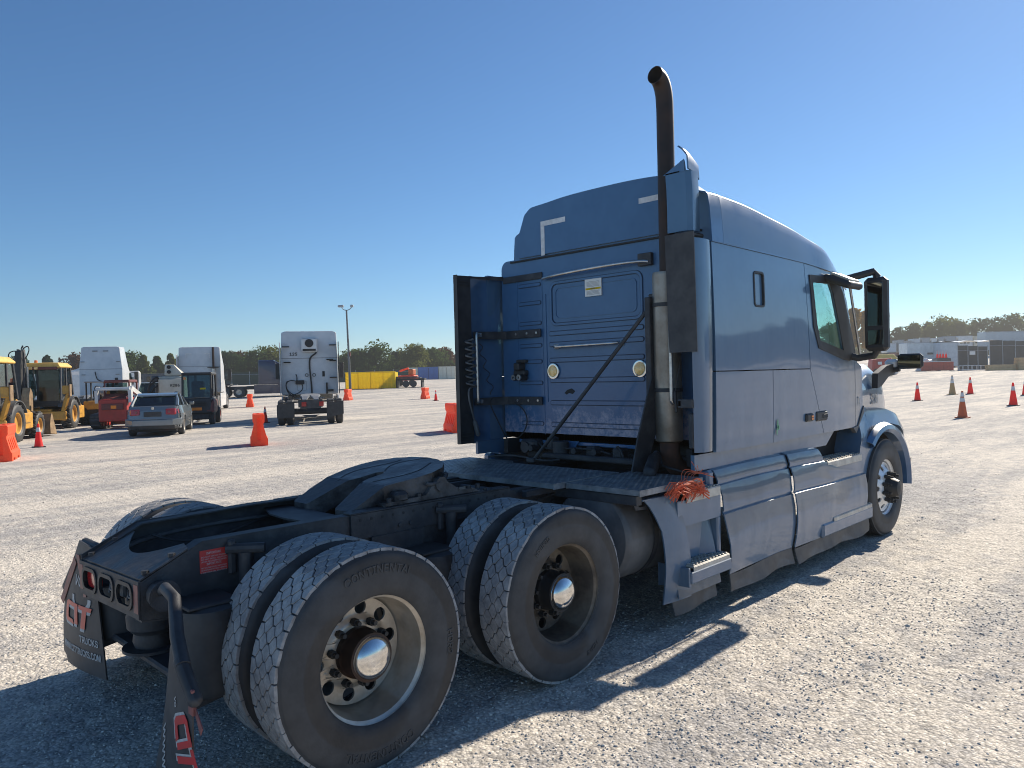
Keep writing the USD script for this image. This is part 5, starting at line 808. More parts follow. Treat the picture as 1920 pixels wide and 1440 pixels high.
FL = grid_flap((-.62, .86, .86), (-.64, .56, .86), (-.64, 1.16, .10), (-.62, .45, .15))
u, v = np.meshgrid(np.linspace(0, 1, 16), np.linspace(0, 1, 16), indexing='ij')
P = FL(u, v); P[:, :, 1] += (.13 * np.sin(np.pi * np.clip(v, 0, 1)) * (1 - u)); P[0, -1] += (0, -.10, .05)
def FLb(uu, vv):
    Q = FL(uu, vv); Q[..., 1] += .13 * np.sin(np.pi * vv) * (1 - uu); return Q
pf = A('mud_flap', sheet(P, .008), 'flap', 'left mud flap with white and red lettering')
E('flap_lettering', [ftext('VO', .40, .66, .33, .075, FLb), ftext('TRUCKS', .58, .93, .765, .05, FLb), ftext('WWW.CITTRUCKS.COM', .10, .95, .87, .05, FLb),
    on_flap(FLb, ext(Point(0, 0).buffer(.75, 24).difference(Point(0, 0).buffer(.55, 24)).intersection(sbox(-1, -1, 1, .05)), 0, .001, 'xy'), .32, .14, .62, .42, .0105), on_flap(FLb, moved(logo(.001), (-.05, -.09, 0)), .44, .17, .20, .655, .0105)], 'letter', under=pf)
A('flap_logo', on_flap(FLb, logo(.001), .44, .17, .20, .645, .013), 'decal', under=pf)
A('flap_hanger', [rhull([(-.60, .45, .84), (-.60, .84, .845)], .028), rhull([(-.60, .84, .845), (-.60, 1.24, .52)], .028), bb(-.61, -.59, .40, .47, .74, .90, .004), sheet([[(-.62, .86, .84), (-.63, .80, .60)], [(-.63, 1.21, .53), (-.63, 1.16, .38)]], .006)], 'frame')
A('hanger_strip', [sheet([[(-.655, .875, .77), (-.655, .835, .735)], [(-.655, 1.17, .47), (-.655, 1.12, .45)]], .004), sheet([[(-.655, .835, .79), (-.655, .775, .79)], [(-.66, .70, .565), (-.66, .65, .575)]], .004)], 'fadedred')
FR = grid_flap((-.775, -.88, .70), (-.80, -1.14, .585), (-.80, -.66, -.0), (-.80, -1.12, .03), bow=.02)
def FRb(uu, vv):
    Q = FR(uu, vv); Q[..., 1] -= .035 * np.sin(np.pi * np.clip(vv, 0, 1)) * (1 - uu); return Q
pf = A('mud_flap', sheet(FRb(u, v), .008), 'flap', 'right mud flap with white and red lettering')
def on_flap_rot(m, su, sv, u0, v0, ang, off=.006):
    m = m.copy(); m.apply_transform(trimesh.transformations.rotation_matrix(ang, (0, 0, 1))); return on_flap(FRb, m, su, sv, u0, v0, off + .0045)
E('flap_lettering', [on_flap_rot(moved(logo(.001), (-.05, -.06, 0)), .40, .24, .50, .30, -1.08, .0055), on_flap_rot(meshkit.text_mesh('WWW.CITTRUCKS.COM', 1, .001, True), .10, .07, .10, .46, -1.05), on_flap_rot(meshkit.text_mesh('TRUCKS', 1, .001, True), .075, .05, .36, .73, -1.05), on_flap_rot(meshkit.text_mesh('VO', 1, .001, True), .06, .03, .42, .2, -1.05)], 'letter', under=pf)
A('flap_logo', on_flap_rot(logo(.001), .40, .24, .52, .30, -1.08, .008), 'decal', under=pf)
A('flap_hanger', [tube([(-.66, -.44, .80), (-.70, -.62, .865), (-.715, -.76, .85), (-.77, -.92, .74), (-.80, -1.05, .66)], [.016, .025, .026, .028, .030], 14), rhull([(-.80, -1.03, .67), (-.80, -1.15, .56)], .030), lathe([(.0, 0), (.07, 0), (.06, .07), (.0, .08)], 20, 'y', (-.66, -.51, .80))], 'frame')
A('flap_clip', [bb(-.815, -.80, -1.16, -1.12, .50, .60, .004), sheet([[(-.80, -1.14, .56), (-.80, -1.16, .5)], [(-.80, -1.22, .47), (-.80, -1.2, .44)]], .004)], 'fadedred')
# ---- fifth wheel
m = ext(pl.buffer(-.004), 0, .045, 'xy', sub=.05); v = np.array(m.vertices); v[:, 2] = fwz(v[:, 0]) - .045 + v[:, 2]; m.vertices = v
FWp = A('fifth_wheel', m, 'grease', 'greasy fifth wheel plate', smooth=25)
sk = ext(pl.buffer(-.006).difference(pl.buffer(-.035)), 0, .075, 'xy', sub=.06); v = np.array(sk.vertices); v[:, 2] = fwz(v[:, 0]) - .118 + v[:, 2]; sk.vertices = v
A('skirt', sk, 'grease', under=FWp)
A('grease_groove', [sheet([[(x, y0 - .006, fwz(np.array(x)) + .0015), (x, y0 + .006, fwz(np.array(x)) + .0015)] for x, y0 in zip(xs_, ys_)], .001) for xs_, ys_ in ((np.linspace(.72, 1.17, 18), .20 + .05 * np.sin(np.linspace(0, 5, 18))), (np.linspace(.72, 1.17, 18), -.20 + .05 * np.sin(np.linspace(2, 7, 18))), (np.linspace(.92, 1.26, 14), .10 * np.sin(np.linspace(0, 3.4, 14))))], 'dark', under=FWp)
for s in (-1, 1):
    A('pivot_bracket', [ext(Polygon([(.62, 1.012), (1.36, 1.012), (1.32, 1.035), (1.20, 1.04), (1.10, 1.10), (.98, 1.10), (.92, 1.04), (.62, 1.03)]), s * .37 - .05, s * .37 + .05), cyl((1.04, s * .30, 1.095), (1.04, s * .43, 1.095), .045, 16), bb(.70, .80, s * .33, s * .42, 1.01, 1.085, .02)], 'grease')
    E('fifth_wheel_bolt', [cyl((x, s * .405, 1.03), (x, s * .405, 1.056), .017, 6) for x in (.66, .88, 1.18, 1.28, 1.36)], 'frame')
A('release_handle', [tube(bend([(.94, -.405, 1.11), (1.0, -.42, 1.105), (1.08, -.41, 1.13), (1.12, -.37, 1.15)]), .012, 8), cyl((1.1, -.3, 1.14), (1.1, -.40, 1.14), .015, 8)], 'grease')
# ---- deck plates
def deck(x0, x1, y0, y1, z, nx, ny):
    p = sbox(x0, y0, x1, y1); hs = []
    dx, dy = (x1 - x0 - .03) / nx, (y1 - y0 - .03) / ny
    for i in range(nx):
        for j in range(ny):
            cx, cy = x0 + .015 + (i + .5) * dx, y0 + .015 + (j + .5 + (.25 if i % 2 else -.25)) * dy
            hs.append(Polygon([(cx - dx * .30, cy), (cx, cy - dy * .30), (cx + dx * .30, cy), (cx, cy + dy * .30)]))
    p = p.difference(shapely.union_all(hs).intersection(p.buffer(-.012)))
    return [ext(p, z - .006, z, 'xy')] + [bb(x0, x1, y0 - .0, y0 + .006, z - .04, z - .007), bb(x0, x1, y1 - .006, y1, z - .04, z - .007), bb(x0, x0 + .006, y0 + .007, y1 - .007, z - .035, z - .007)]
A('deck_plate', deck(1.86, 2.22, -.62, .62, 1.012, 9, 22), 'deck'); A('deck_plate', deck(2.225, 2.60, -.62, .62, 1.012, 9, 22), 'deck'); A('deck_plate', deck(1.98, 2.74, -1.24, -.63, 1.006, 17, 12), 'deck'); A('deck_plate', deck(1.98, 2.74, .63, 1.2, 1.006, 17, 12), 'deck')
E('deck_support', [bb(1.70, 2.62, s * .47, s * .52, .93, .975, .005) for s in (-1, 1)] + [bb(2.0, 2.06, -1.2, 1.2, .90, .965, .005), bb(2.55, 2.6, -1.2, 1.2, .90, .965, .005), bb(1.50, 1.95, .20, .24, .94, .975, .004)], 'frame')
# ---- fuel tanks and battery box
for s in (-1, 1):
    A('fuel_tank', lathe([(0, -.005), (.22, 0), (.30, .010), (.315, .03), (.32, .06), (.32, .95), (.30, .99), (0, 1.0)], 56, 'x', (2.0, s * .80, .655)), 'mgrey' if s < 0 else 'frame', smooth=40)
    E('tank_strap', [lathe([(.323, 0), (.328, 0), (.328, .05), (.323, .05)], 48, 'x', (x, s * .80, .655), closed=True) for x in (2.3, 2.75)], 'frame')
A('tank_step_bracket', [bb(2.02, 2.32, -1.14, -.93, .93, .945, .003), ext(Polygon([(2.02, .93), (2.32, .93), (2.30, .84), (2.06, .86)]).difference(rrect(2.09, 2.17, .875, .91, .015)).difference(rrect(2.20, 2.27, .87, .91, .015)), -1.15, -1.142)], 'frame')
# ---- sleeper and cab shell
XW = 3.18
rx = np.array([3.16, 3.3, 3.6, 3.9, 4.2, 4.5, 4.8, 5.1, 5.4, 5.6, 5.8, 5.95])
ze = np.interp(rx, [3.0, 3.54, 3.99, 4.39, 4.83, 5.12, 5.30, 5.45, 5.95], [3.065, 3.045, 3.0, 2.958, 2.89, 2.832, 2.765, 2.70, 2.60])
zc = np.interp(rx, [3.16, 3.5, 3.78, 4.0, 4.2, 4.5, 4.8, 5.1, 5.4, 5.6, 5.8, 5.95], [3.32, 3.35, 3.32, 3.27, 3.21, 3.10, 3.05, 3.0, 2.93, 2.88, 2.80, 2.70]); hwid = np.interp(rx, [3.16, 5.2, 5.95], [1., 1., .86]); left_in = np.interp(rx, [3.16, 3.4, 3.7, 4.0], [.80, .86, .96, 1.]); zb = np.interp(rx, [3., 4.6, 5.4, 5.95], [2.70, 2.675, 2.63, 2.54])
capi = np.interp(rx, [3.16, 3.55, 4.2, 4.7, 5.95], [.97, .86, .80, .90, .95])
def section(i, N=12):
    h, d_, k_ = hwid[i], zc[i] - ze[i], capi[i]; lo_ = zb[i] if i > 1 else 2.70
    out = [(1.2 * h, lo_), (1.195 * h, lo_ + .3 * (ze[i] - lo_)), (1.185 * h, lo_ + .7 * (ze[i] - lo_)), (1.17 * h, ze[i] - .012), (1.155 * h, ze[i])]
    w0, w1 = 1.13 * h, .84 * h * k_
    out += [(w0, ze[i] + .008), (w0 + (w1 - w0) * .5, ze[i] + .22 * d_), (w0 + (w1 - w0) * .85, ze[i] + .62 * d_)]
    for y in np.linspace(w1, 0, N): out.append((y, ze[i] + d_ * (1 - .16 * abs(y / w1) ** 3)))
    o = np.array(out); return np.vstack([o * [-1, 1], (o[:-1])[::-1] * [left_in[i], 1]])
roof = np.array([[(rx[i], y, z) for y, z in section(i)] for i in range(len(rx))])
from scipy.interpolate import CubicSpline
rf = CubicSpline(rx, roof)(np.linspace(rx[0], rx[-1], 40)); rf[:, :, 0] = np.linspace(rx[0], rx[-1], 40)[:, None]
A('roof', sheet(rf, -.012), 'blue', smooth=40)
rs_ = rf[0, :9].copy(); A('roof_corner', sheet([[(x_, y_ + .02 * (3.16 - x_), z_) for _, y_, z_ in rs_] for x_ in (3.0, 3.06, 3.11, 3.158)], -.012), 'blue', smooth=40)
sec0 = section(0)
capw = Polygon([(-.985, 2.845), (.93, 2.845), (.885, 3.02), (.79, 3.235), (.72, 3.285), (.4, 3.305), (0, 3.315), (-.4, 3.305), (-.72, 3.285), (-.80, 3.25), (-.93, 3.02)])
A('roof_cap_panel', [ext(capw.buffer(-.05).buffer(.05, 6), 3.128, 3.15, 'yz')], 'blue_wall')
A('roof_back', [ext(Polygon([(y, z) for y, z in sec0]).buffer(.004).union(capw.buffer(.012)), 3.152, 3.165, 'yz')], 'blue')
wall = sbox(-1.13, 1.17, 1.13, 2.84).buffer(-.08).buffer(.08, 6)
A('rear_wall', [ext(wall, XW - .03, XW, 'yz', sub=.2)], 'blue_wall', smooth=False)
A('wall_seam', [bb(3.135, 3.149, -1.04, 1.0, 2.812, 2.828, .003)], 'dark')
# pressed ribs and panel outline on the rear wall
def ribm(y0, y1, z, h=.016, d=.008): return ext(rrect(min(y0, y1), max(y0, y1), z - h, z + h, h * .95), XW - .03 - d, XW - .029, 'yz')
def ribo(y0, y1, z, h=.022): return ext(rrect(y0, y1, z - h, z + h, h * .95).difference(rrect(y0 + .008, y1 - .008, z - h + .008, z + h - .008, (h - .008) * .95)), XW - .036, XW - .029, 'yz')
for z in (2.13, 2.03, 1.885, 1.70, 1.495, 1.295): A('rib', [ribm(-.42, .62, z), ], 'blue_wall')
for z in (2.60, 2.43, 2.24, 2.03, 1.88, 1.68, 1.30): A('rib', [ribm(.72, 1.00, z, .013), ], 'blue_wall')
for z in (2.13, 2.03, 1.885, 1.70, 1.495, 1.295): A('rib_outline', ext(rrect(-.427, .627, z - .024, z + .024, .022).difference(rrect(-.419, .619, z - .017, z + .017, .016)), XW - .0325, XW - .0292, 'yz'), 'ribline')  # thin rings with edge shade and dirt painted in around each rib
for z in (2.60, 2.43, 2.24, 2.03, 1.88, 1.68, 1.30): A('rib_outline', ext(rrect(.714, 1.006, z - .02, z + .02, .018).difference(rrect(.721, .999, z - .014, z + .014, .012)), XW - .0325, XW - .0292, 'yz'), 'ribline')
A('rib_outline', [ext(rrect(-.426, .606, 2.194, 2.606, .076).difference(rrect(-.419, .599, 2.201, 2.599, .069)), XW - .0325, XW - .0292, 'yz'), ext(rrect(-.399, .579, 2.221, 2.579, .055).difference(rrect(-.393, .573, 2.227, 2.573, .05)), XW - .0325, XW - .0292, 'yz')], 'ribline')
A('wall_panel', [ext(rrect(-.42, .60, 2.20, 2.60, .07).difference(rrect(-.40, .58, 2.22, 2.58, .055)), XW - .040, XW - .029, 'yz'), ext(rrect(-.36, .54, 2.26, 2.545, .05).difference(rrect(-.352, .532, 2.268, 2.537, .045)), XW - .036, XW - .029, 'yz')], 'blue_wall')
A('vertical_rib', [ext(rrect(.655, .675, 1.5, 2.5, .009), XW - .037, XW - .029, 'yz'), bb(XW - .034, XW - .0295, .70, .703, 1.2, 2.66), bb(XW - .034, XW - .0295, 1.02, 1.03, 1.25, 2.7)], 'blue_wall')
def L_tape(pts): return [bb(3.126, 3.1275, *p) for p in pts]
A('white_tape', L_tape([(.40, .70, 3.13, 3.175), (.655, .70, 2.86, 3.129)]), 'tape'); A('white_tape', L_tape([(-.70, -.40, 3.145, 3.19), (-.70, -.655, 2.88, 3.144)]), 'tape')
lab = A('paper_label', bb(XW - .0435, XW - .0305, .0, .18, 2.43, 2.58), 'label'); A('yellow_band', bb(XW - .0455, XW - .0440, .004, .172, 2.487, 2.503), 'lemon', under=lab)
A('label_text', [text('CAUTION', .009, (XW - .0462, .12, 2.4905), (0, -1, 0), (0, 0, 1), .0004, True)] + [bb(XW - .0446, XW - .0438, .02, .16, z, z + .0022) for z in (2.445, 2.455, 2.465, 2.475, 2.515, 2.525, 2.535, 2.545, 2.555)], 'mgrey', under=lab)
for yc in (.575, -.385):
    lp = A('work_lamp', lathe([(.0, .0), (.066, .0), (.074, -.008), (.070, -.02), (.055, -.022), (0, -.014)], 32, 'x', (XW - .03, yc, 1.785)), 'chrome'); A('lens', lathe([(.054, -.021), (.05, -.028), (.03, -.036), (0, -.040)], 28, 'x', (XW - .03, yc, 1.785)), 'lampglass', under=lp)
h_ = A('grab_bar', tube([(XW - .03, .53, 2.005), (XW - .075, .525, 2.005), (XW - .085, .50, 2.005), (XW - .085, -.16, 2.01), (XW - .075, -.185, 2.01), (XW - .03, -.19, 2.01)], .014, 12), 'satin'); E('bar_foot', [bb(XW - .045, XW - .029, y - .03, y + .03, 1.985, 2.03, .006) for y in (.535, -.195)], 'satin', under=h_)
A('upper_bar', tube(bend([(XW - .06, .66, 2.64), (XW - .11, .3, 2.655), (XW - .11, -.2, 2.665), (XW - .06, -.50, 2.655)]), .015, 12), 'satin')
E('upper_strap', [bb(XW - .045, XW - .031, .60, 1.10, 2.63, 2.69, .003), sheet([[(3.14, 1.10, 2.70), (3.14, 1.10, 2.66)], [(2.95, 1.15, 2.69), (2.95, 1.15, 2.665)], [(2.78, 1.17, 2.685), (2.78, 1.17, 2.67)]], .01), bb(XW - .07, XW - .031, -.60, -.47, 2.61, 2.71, .004)], 'frame')
for z in (2.14, 1.52):
    A('extender_bracket', [bb(XW - .062, XW - .045, .62, 1.06, z - .04, z + .035, .003), sheet([[(3.125, 1.05, z + .035), (3.125, 1.05, z - .04)], [(3.04, 1.11, z + .035), (3.04, 1.11, z - .04)], [(2.78, 1.145, z + .03), (2.78, 1.145, z - .035)]], .012)], 'frame')
    E('bracket_bolt', [cyl((XW - .06, y, z), (XW - .072, y, z), .012, 8) for y in (.66, .78, .92)] + [bb(2.78, 2.86, 1.118, 1.130, z - .018, z + .018, .003)], 'satin')
A('extender_handle', tube(bend([(2.82, 1.12, 2.145), (2.78, 1.10, 2.15), (2.765, 1.09, 2.10), (2.765, 1.09, 1.85), (2.765, 1.09, 1.57), (2.78, 1.10, 1.515), (2.82, 1.12, 1.52)], 5), .014, 12), 'satin')
A('wall_stain', [trimesh.Trimesh(*(lambda p: (p.vertices, p.faces))(ext(Polygon([(.33, 1.60), (.37, 1.625), (.42, 1.612), (.455, 1.585), (.43, 1.57), (.40, 1.585), (.36, 1.575)]), XW - .0335, XW - .0300, 'yz')))], 'dark')
# air fittings on the wall, coiled lines
A('air_fitting', [bb(XW - .10, XW - .031, .80, .94, 1.755, 1.80, .008), bb(XW - .13, XW - .031, .84, .91, 1.80, 1.87, .01), bb(XW - .08, XW - .031, .80, .92, 1.87, 1.90, .005), cyl((XW - .05, .83, 1.735), (XW - .13, .83, 1.735), .030, 14), cyl((XW - .05, .90, 1.735), (XW - .13, .90, 1.735), .030, 14)], 'black')
E('glad_hand', [lathe([(.010, 0), (.026, 0), (.026, -.014), (.010, -.014)], 20, 'x', (XW - .13, y, 1.735), closed=True) for y in (.83, .90)], 'satin')
t = np.linspace(0, 7 * 2 * np.pi, 170); tt = t / t[-1]
coil = np.stack([2.70 + .045 * np.cos(t), 1.11 + .035 * np.sin(t), 2.10 - .44 * tt + .0 * t], 1)
A('coiled_hose', [tube(coil, .009, 7), tube(bend([coil[-1], (2.66, 1.10, 1.60), (2.70, 1.11, 1.45), (2.76, 1.13, 1.30)]), .009, 7), rhull([(2.755, 1.13, 1.33), (2.79, 1.13, 1.22)], .022)], 'mgrey')
zz = np.linspace(0, 1, 60); E('thin_wire', [tube(np.stack([2.84 + .16 * zz + .03 * np.sin(zz * 24), 1.135 + 0 * zz, 2.06 - .48 * zz], 1), .004, 5), tube(bend([(3.02, 1.12, 1.55), (2.95, 1.12, 1.50), (3.0, 1.11, 1.38), (3.08, 1.09, 1.22), (3.12, 1.05, 1.13)]), .006, 6), tube(bend([(3.12, .97, 1.50), (3.12, .82, 1.38), (3.12, .84, 1.25), (3.12, .95, 1.16)]), .006, 6)], 'black')
# ---- side panels
def bulge(m, amp=.018):
    v = np.array(m.vertices); s = np.sign(v[:, 1].mean()); z = v[:, 2]
    v[:, 1] += s * (amp * np.sin(np.pi * np.clip((z - 1.1) / 1.7, 0, 1)) - .03 * np.clip((v[:, 0] - 4.6) / 1.3, 0, 1) ** 2 + .004 * np.sin(v[:, 0] * 2.3 + z * 1.7)); m.vertices = v; return m
def side(name, poly, mat='blue_dusty', y0=1.175, y1=1.2, sub=.11, amp=.018, both=True, label=None):
    m = bulge(ext(poly, -y1, -y0, 'xz', sub=sub), amp); A(name, m, mat, label, smooth=25)
    if both: A(name, mir(m), mat, smooth=25)
gap = .004
win_s = rrect(3.615, 3.785, 2.25, 2.53, .035)
up = Polygon([(3.0, 1.752), (3.0, 2.695), (4.556, 2.672), (4.615, 1.752)]).difference(win_s)
side('sleeper_panel', up)
side('luggage_door', Polygon([(3.0, 1.155), (3.0, 1.744), (3.908, 1.744), (3.918, 1.152)]))
side('lower_side_panel', Polygon([(3.926, 1.152), (3.916, 1.744), (4.617, 1.744), (4.70, 1.58), (4.92, 1.16)]))
glass_poly = Polygon([(4.70, 2.525), (5.12, 2.545), (5.20, 2.45), (5.37, 2.02), (5.42, 1.90), (4.82, 1.99), (4.755, 2.15)])
door = Polygon([(4.564, 2.672), (5.36, 2.64), (5.55, 2.40), (5.72, 1.90), (5.74, 1.16), (4.93, 1.16), (4.708, 1.58), (4.625, 1.744)]).difference(glass_poly)
side('door', door)
side('window_frame', Polygon([(4.655, 2.575), (5.30, 2.60), (5.44, 2.46), (5.62, 2.10), (5.70, 1.88), (5.56, 1.82), (5.42, 1.83), (4.80, 1.935), (4.70, 2.12)]).buffer(.005).difference(glass_poly.buffer(-.012)), 'black', 1.201, 1.209)
side('window_glass', glass_poly.buffer(.004), 'glass_cab', 1.184, 1.189)
side('side_window', win_s.buffer(.002).difference(win_s.buffer(-.014)), 'black', 1.17, 1.206); side('side_window_pane', win_s.buffer(-.012), 'blue_dusty', 1.172, 1.188)
side('cowl_panel', Polygon([(5.75, 1.17), (5.73, 1.88), (5.80, 1.80), (5.93, 1.76), (5.96, 1.36), (5.80, 1.17)]), 'blue_dusty')
side('cowl_trim', Polygon([(5.748, 1.10), (5.66, 1.158), (5.80, 1.17), (5.97, 1.36), (5.985, 1.30)]), 'mgrey', 1.17, 1.21)
side('seam_trim', Polygon([(3.0, 2.697), (3.0, 2.709), (4.57, 2.686), (5.36, 2.652), (5.36, 2.642), (4.57, 2.674)]), 'blue', 1.17, 1.208)
side('cab_sill', Polygon([(2.78, 1.035), (2.78, 1.15), (5.30, 1.15), (5.10, 1.03)]), 'blue_dusty', 1.12, 1.15, amp=0)
side('sill_gap', Polygon([(3.0, 1.035), (3.0, 1.165), (5.9, 1.165), (5.9, .80), (4.9, .80), (4.9, 1.035)]), 'dark', .95, 1.0, amp=0)
A('cab_floor', bb(3.15, 5.9, -1.12, 1.12, 1.17, 1.22), 'dark')
dh = A('door_handle', [bb(4.74, 4.98, -1.222, -1.196, 1.275, 1.365, .012)], 'black'); A('handle_grip', bb(4.86, 4.97, -1.226, -1.220, 1.30, 1.335, .003), 'dark', under=dh)
mk = A('side_marker', [bb(4.52, 4.66, -1.23, -1.195, 1.285, 1.355, .012)], 'black'); A('marker_lens', [bb(4.605 + .022 * i, 4.622 + .022 * i, -1.234, -1.229, 1.298 + .022 * j, 1.315 + .022 * j, .002) for i in range(2) for j in range(2)], 'amber', under=mk)
E('paint_smear', [ext(affinity.scale(Point(*c_).buffer(1, 4), *s_), -1.2125, -1.2105) for c_, s_ in (((3.985, 1.30), (.012, .04)), ((4.0, 1.27), (.018, .02)), ((3.97, 1.24), (.01, .03)))], 'smear')
# number plates and lettering at the cowl and hood
A('side_number', [text('T', .075, (5.80, -1.19, 1.38), (1, 0, 0), (0, 0, 1), .002, True)], 'letter')
# ---- windscreen, pillars, interior
ws = np.array([[(np.interp(v_, [0, 1], [6.30, 5.86]) - .32 * (abs(y) / .95) ** 2.2, y * np.interp(v_, [0, 1], [1.09, .98]), np.interp(v_, [0, 1], [1.80, 2.66])) for y in np.linspace(-.95, .95, 13)] for v_ in np.linspace(0, 1, 6)])
A('windscreen', sheet(ws, .005), 'glass_screen', smooth=40)
for s in (-1, 1): E('pillar', [rhull([(5.54, s * 1.13, 2.59), (5.58, s * 1.10, 2.60), (5.86, s * 1.13, 1.85), (5.93, s * 1.10, 1.85)], .03)], 'black')
A('windscreen_header', [rhull([(5.60, -.95, 2.66), (5.60, .95, 2.66), (5.86, .5, 2.68), (5.86, -.5, 2.68)], .03)], 'black')
A('dashboard', [rhull([(5.45, -1.05, 1.45), (5.45, 1.05, 1.45), (5.6, -1.05, 1.72), (5.6, 1.05, 1.72), (6.05, -.9, 1.74), (6.05, .9, 1.74), (6.05, 0, 1.3)], .05)], 'mgrey')
E('seat', [bb(4.55, 5.1, s * .55 - .26, s * .55 + .26, 1.45, 1.62, .06) for s in (-1, 1)] + [bb(4.42, 4.58, s * .55 - .25, s * .55 + .25, 1.6, 2.15, .06) for s in (-1, 1)], 'tan')
A('steering_wheel', [trimesh.creation.torus(.22, .014, 28, 8).apply_transform(trimesh.transformations.rotation_matrix(-1.0, (0, 1, 0))).apply_translation((5.35, .52, 1.80)), cyl((5.35, .52, 1.80), (5.6, .52, 1.62), .03)], 'black')
A('wiper', [tube([(6.17, -.55, 1.86), (6.10, -.1, 2.02), (6.08, .2, 2.05)], .012, 6)], 'black')
A('partition', [ext(Polygon([(-1.15, 1.2), (-1.15, 2.6), (-.95, 3.05), (.95, 3.05), (1.15, 2.6), (1.15, 1.2)]).difference(sbox(-.75, 1.2, .75, 2.45)), 4.30, 4.34, 'yz')], 'tan')
# ---- hood, fender, bumper
def hood_ring(x, w, zt, zb_): 
    return [(x, -w, zb_), (x, -w, zb_ + .55 * (zt - zb_)), (x, -w * .97, zt - .18), (x, -w * .86, zt - .06), (x, -w * .6, zt - .015), (x, 0, zt), (x, w * .6, zt - .015), (x, w * .86, zt - .06), (x, w * .97, zt - .18), (x, w, zb_ + .55 * (zt - zb_)), (x, w, zb_)]
HR = [hood_ring(5.97, 1.14, 1.80, 1.0), hood_ring(6.3, 1.10, 1.82, 1.0), hood_ring(6.7, 1.06, 1.83, .95), hood_ring(7.0, 1.02, 1.78, .9), hood_ring(7.2, .96, 1.66, .85), hood_ring(7.32, .84, 1.44, .8), hood_ring(7.40, .66, 1.1, .75)]
hd = CubicSpline(range(len(HR)), np.array(HR))(np.linspace(0, len(HR) - 1, 30)); A('hood', sheet(hd, -.012), 'blue', smooth=45)
A('hood_number', [text('326', .10, (6.40, -1.112, 1.36), (1, .10, 0), (0, 0, 1), .003, True)], 'letter', '326 in white')
A('grille', [bb(7.28, 7.40, -.48, .48, .62, 1.2, .03)], 'mgrey')
arch = Polygon([(5.93, 1.30), (6.15, 1.335), (6.39, 1.325), (6.75, 1.29), (7.05, 1.22), (7.32, 1.13), (7.47, 1.03), (7.56, .85), (7.60, .66), (7.50, .60), (7.44, .60), (7.34, .80), (7.16, .99), (6.93, 1.10), (6.70, 1.14), (6.46, 1.11), (6.22, 1.01), (6.03, .84), (5.91, .62), (5.86, .30), (5.88, .12), (5.70, .12), (5.66, .6), (5.72, .95)])
def fend(s):
    m = ext(arch, -1.23, -.80, 'xz', sub=.09); v = np.array(m.vertices); o = v[:, 1] < -1.0; ztop = np.interp(v[:, 0], [5.9, 6.4, 7.05, 7.6], [1.33, 1.32, 1.2, .7])
    v[:, 1] += np.where(o, .10 * sstep(v[:, 2], 1.0, 1.33) + .16 * sstep(v[:, 0], 6.9, 7.6), 0); v[:, 2] += np.where(~o & (v[:, 2] > 1.1), .07, 0)
    m.vertices = v; return m if s < 0 else mir(m)
th = np.linspace(-.12, 2.3, 26)
lip = np.array([[(6.36 + (.66 + e) * np.cos(a) * (1.04 if np.cos(a) > 0 else .96), -y_, .52 + (.585 + e * .9) * np.sin(a)) for e, y_ in ((-.03, 1.16), (-.03, 1.255), (.0, 1.285), (.035, 1.275), (.065, 1.225))] for a in th])
for s in (-1, 1):
    A('fender', fend(s), 'blue_dusty', smooth=35); A('fender_flare', sheet(lip if s < 0 else lip * [1, -1, 1], .010), 'blue', smooth=40); A('wheel_well', [lathe([(.60, 0), (.61, 0), (.61, .45), (.60, .45)], 40, 'y', (6.36, -1.15 if s < 0 else .70, .52), closed=True).slice_plane((0, 0, .50), (0, 0, 1))], 'dark')
A('bumper', [rhull([(7.25, -1.1, .45), (7.25, 1.1, .45), (7.25, -1.1, .75), (7.25, 1.1, .75), (7.5, -.75, .45), (7.5, .75, .45), (7.5, -.75, .75), (7.5, .75, .75)], .04)], 'blue_dusty')
A('bumper_bracket', [ext(Polygon([(6.98, .70), (7.22, .72), (7.19, .60), (7.24, .46), (7.1, .46), (7.12, .60)]), -1.24, -1.20)], 'black')
A('under_cab_pan', [bb(3.35, 3.40, -1.0, 1.0, .45, 1.16), bb(3.4, 5.8, -1.0, 1.0, 1.10, 1.16)], 'dark')
A('chassis_block', [bb(3.3, 6.6, -.40, .40, .60, 1.02, .04), bb(5.8, 7.2, -.5, .5, .6, 1.3, .05)], 'dark')
# ---- mirrors
mm = A('mirror', [bb(5.58, 5.70, -1.545, -1.335, 1.90, 2.605, .035)], 'black', 'tall door mirror'); E('mirror_glass', [bb(5.575, 5.580, -1.515, -1.375, 2.14, 2.55, .002), bb(5.575, 5.580, -1.515, -1.375, 1.96, 2.10, .002)], 'mirror', under=mm)
mm2 = A('mirror', [mir(bb(5.58, 5.70, -1.545, -1.325, 1.90, 2.605, .035))], 'black'); E('mirror_arm', [tube([(5.3, s * 1.15, 2.56), (5.45, s * 1.25, 2.60), (5.62, s * 1.42, 2.66), (5.64, s * 1.45, 2.60)], [.03, .035, .035, .04], 10) for s in (-1, 1)] + [tube([(5.62, s * 1.14, 1.88), (5.66, s * 1.25, 1.84), (5.66, s * 1.40, 1.86), (5.64, s * 1.44, 1.92)], .035, 10) for s in (-1, 1)], 'black')
A('mirror_rod', cyl((5.50, -1.24, 2.57), (5.66, -1.27, 1.87), .013, 10), 'satin')
A('look_down_mirror', [rhull([(5.02, -1.22, 2.58), (5.30, -1.22, 2.58), (5.04, -1.40, 2.50), (5.30, -1.40, 2.50)], .035)], 'black'); A('look_down_shell', [rhull([(5.06, -1.25, 2.62), (5.28, -1.25, 2.62), (5.06, -1.40, 2.545), (5.28, -1.40, 2.545)], .012)], 'cream')
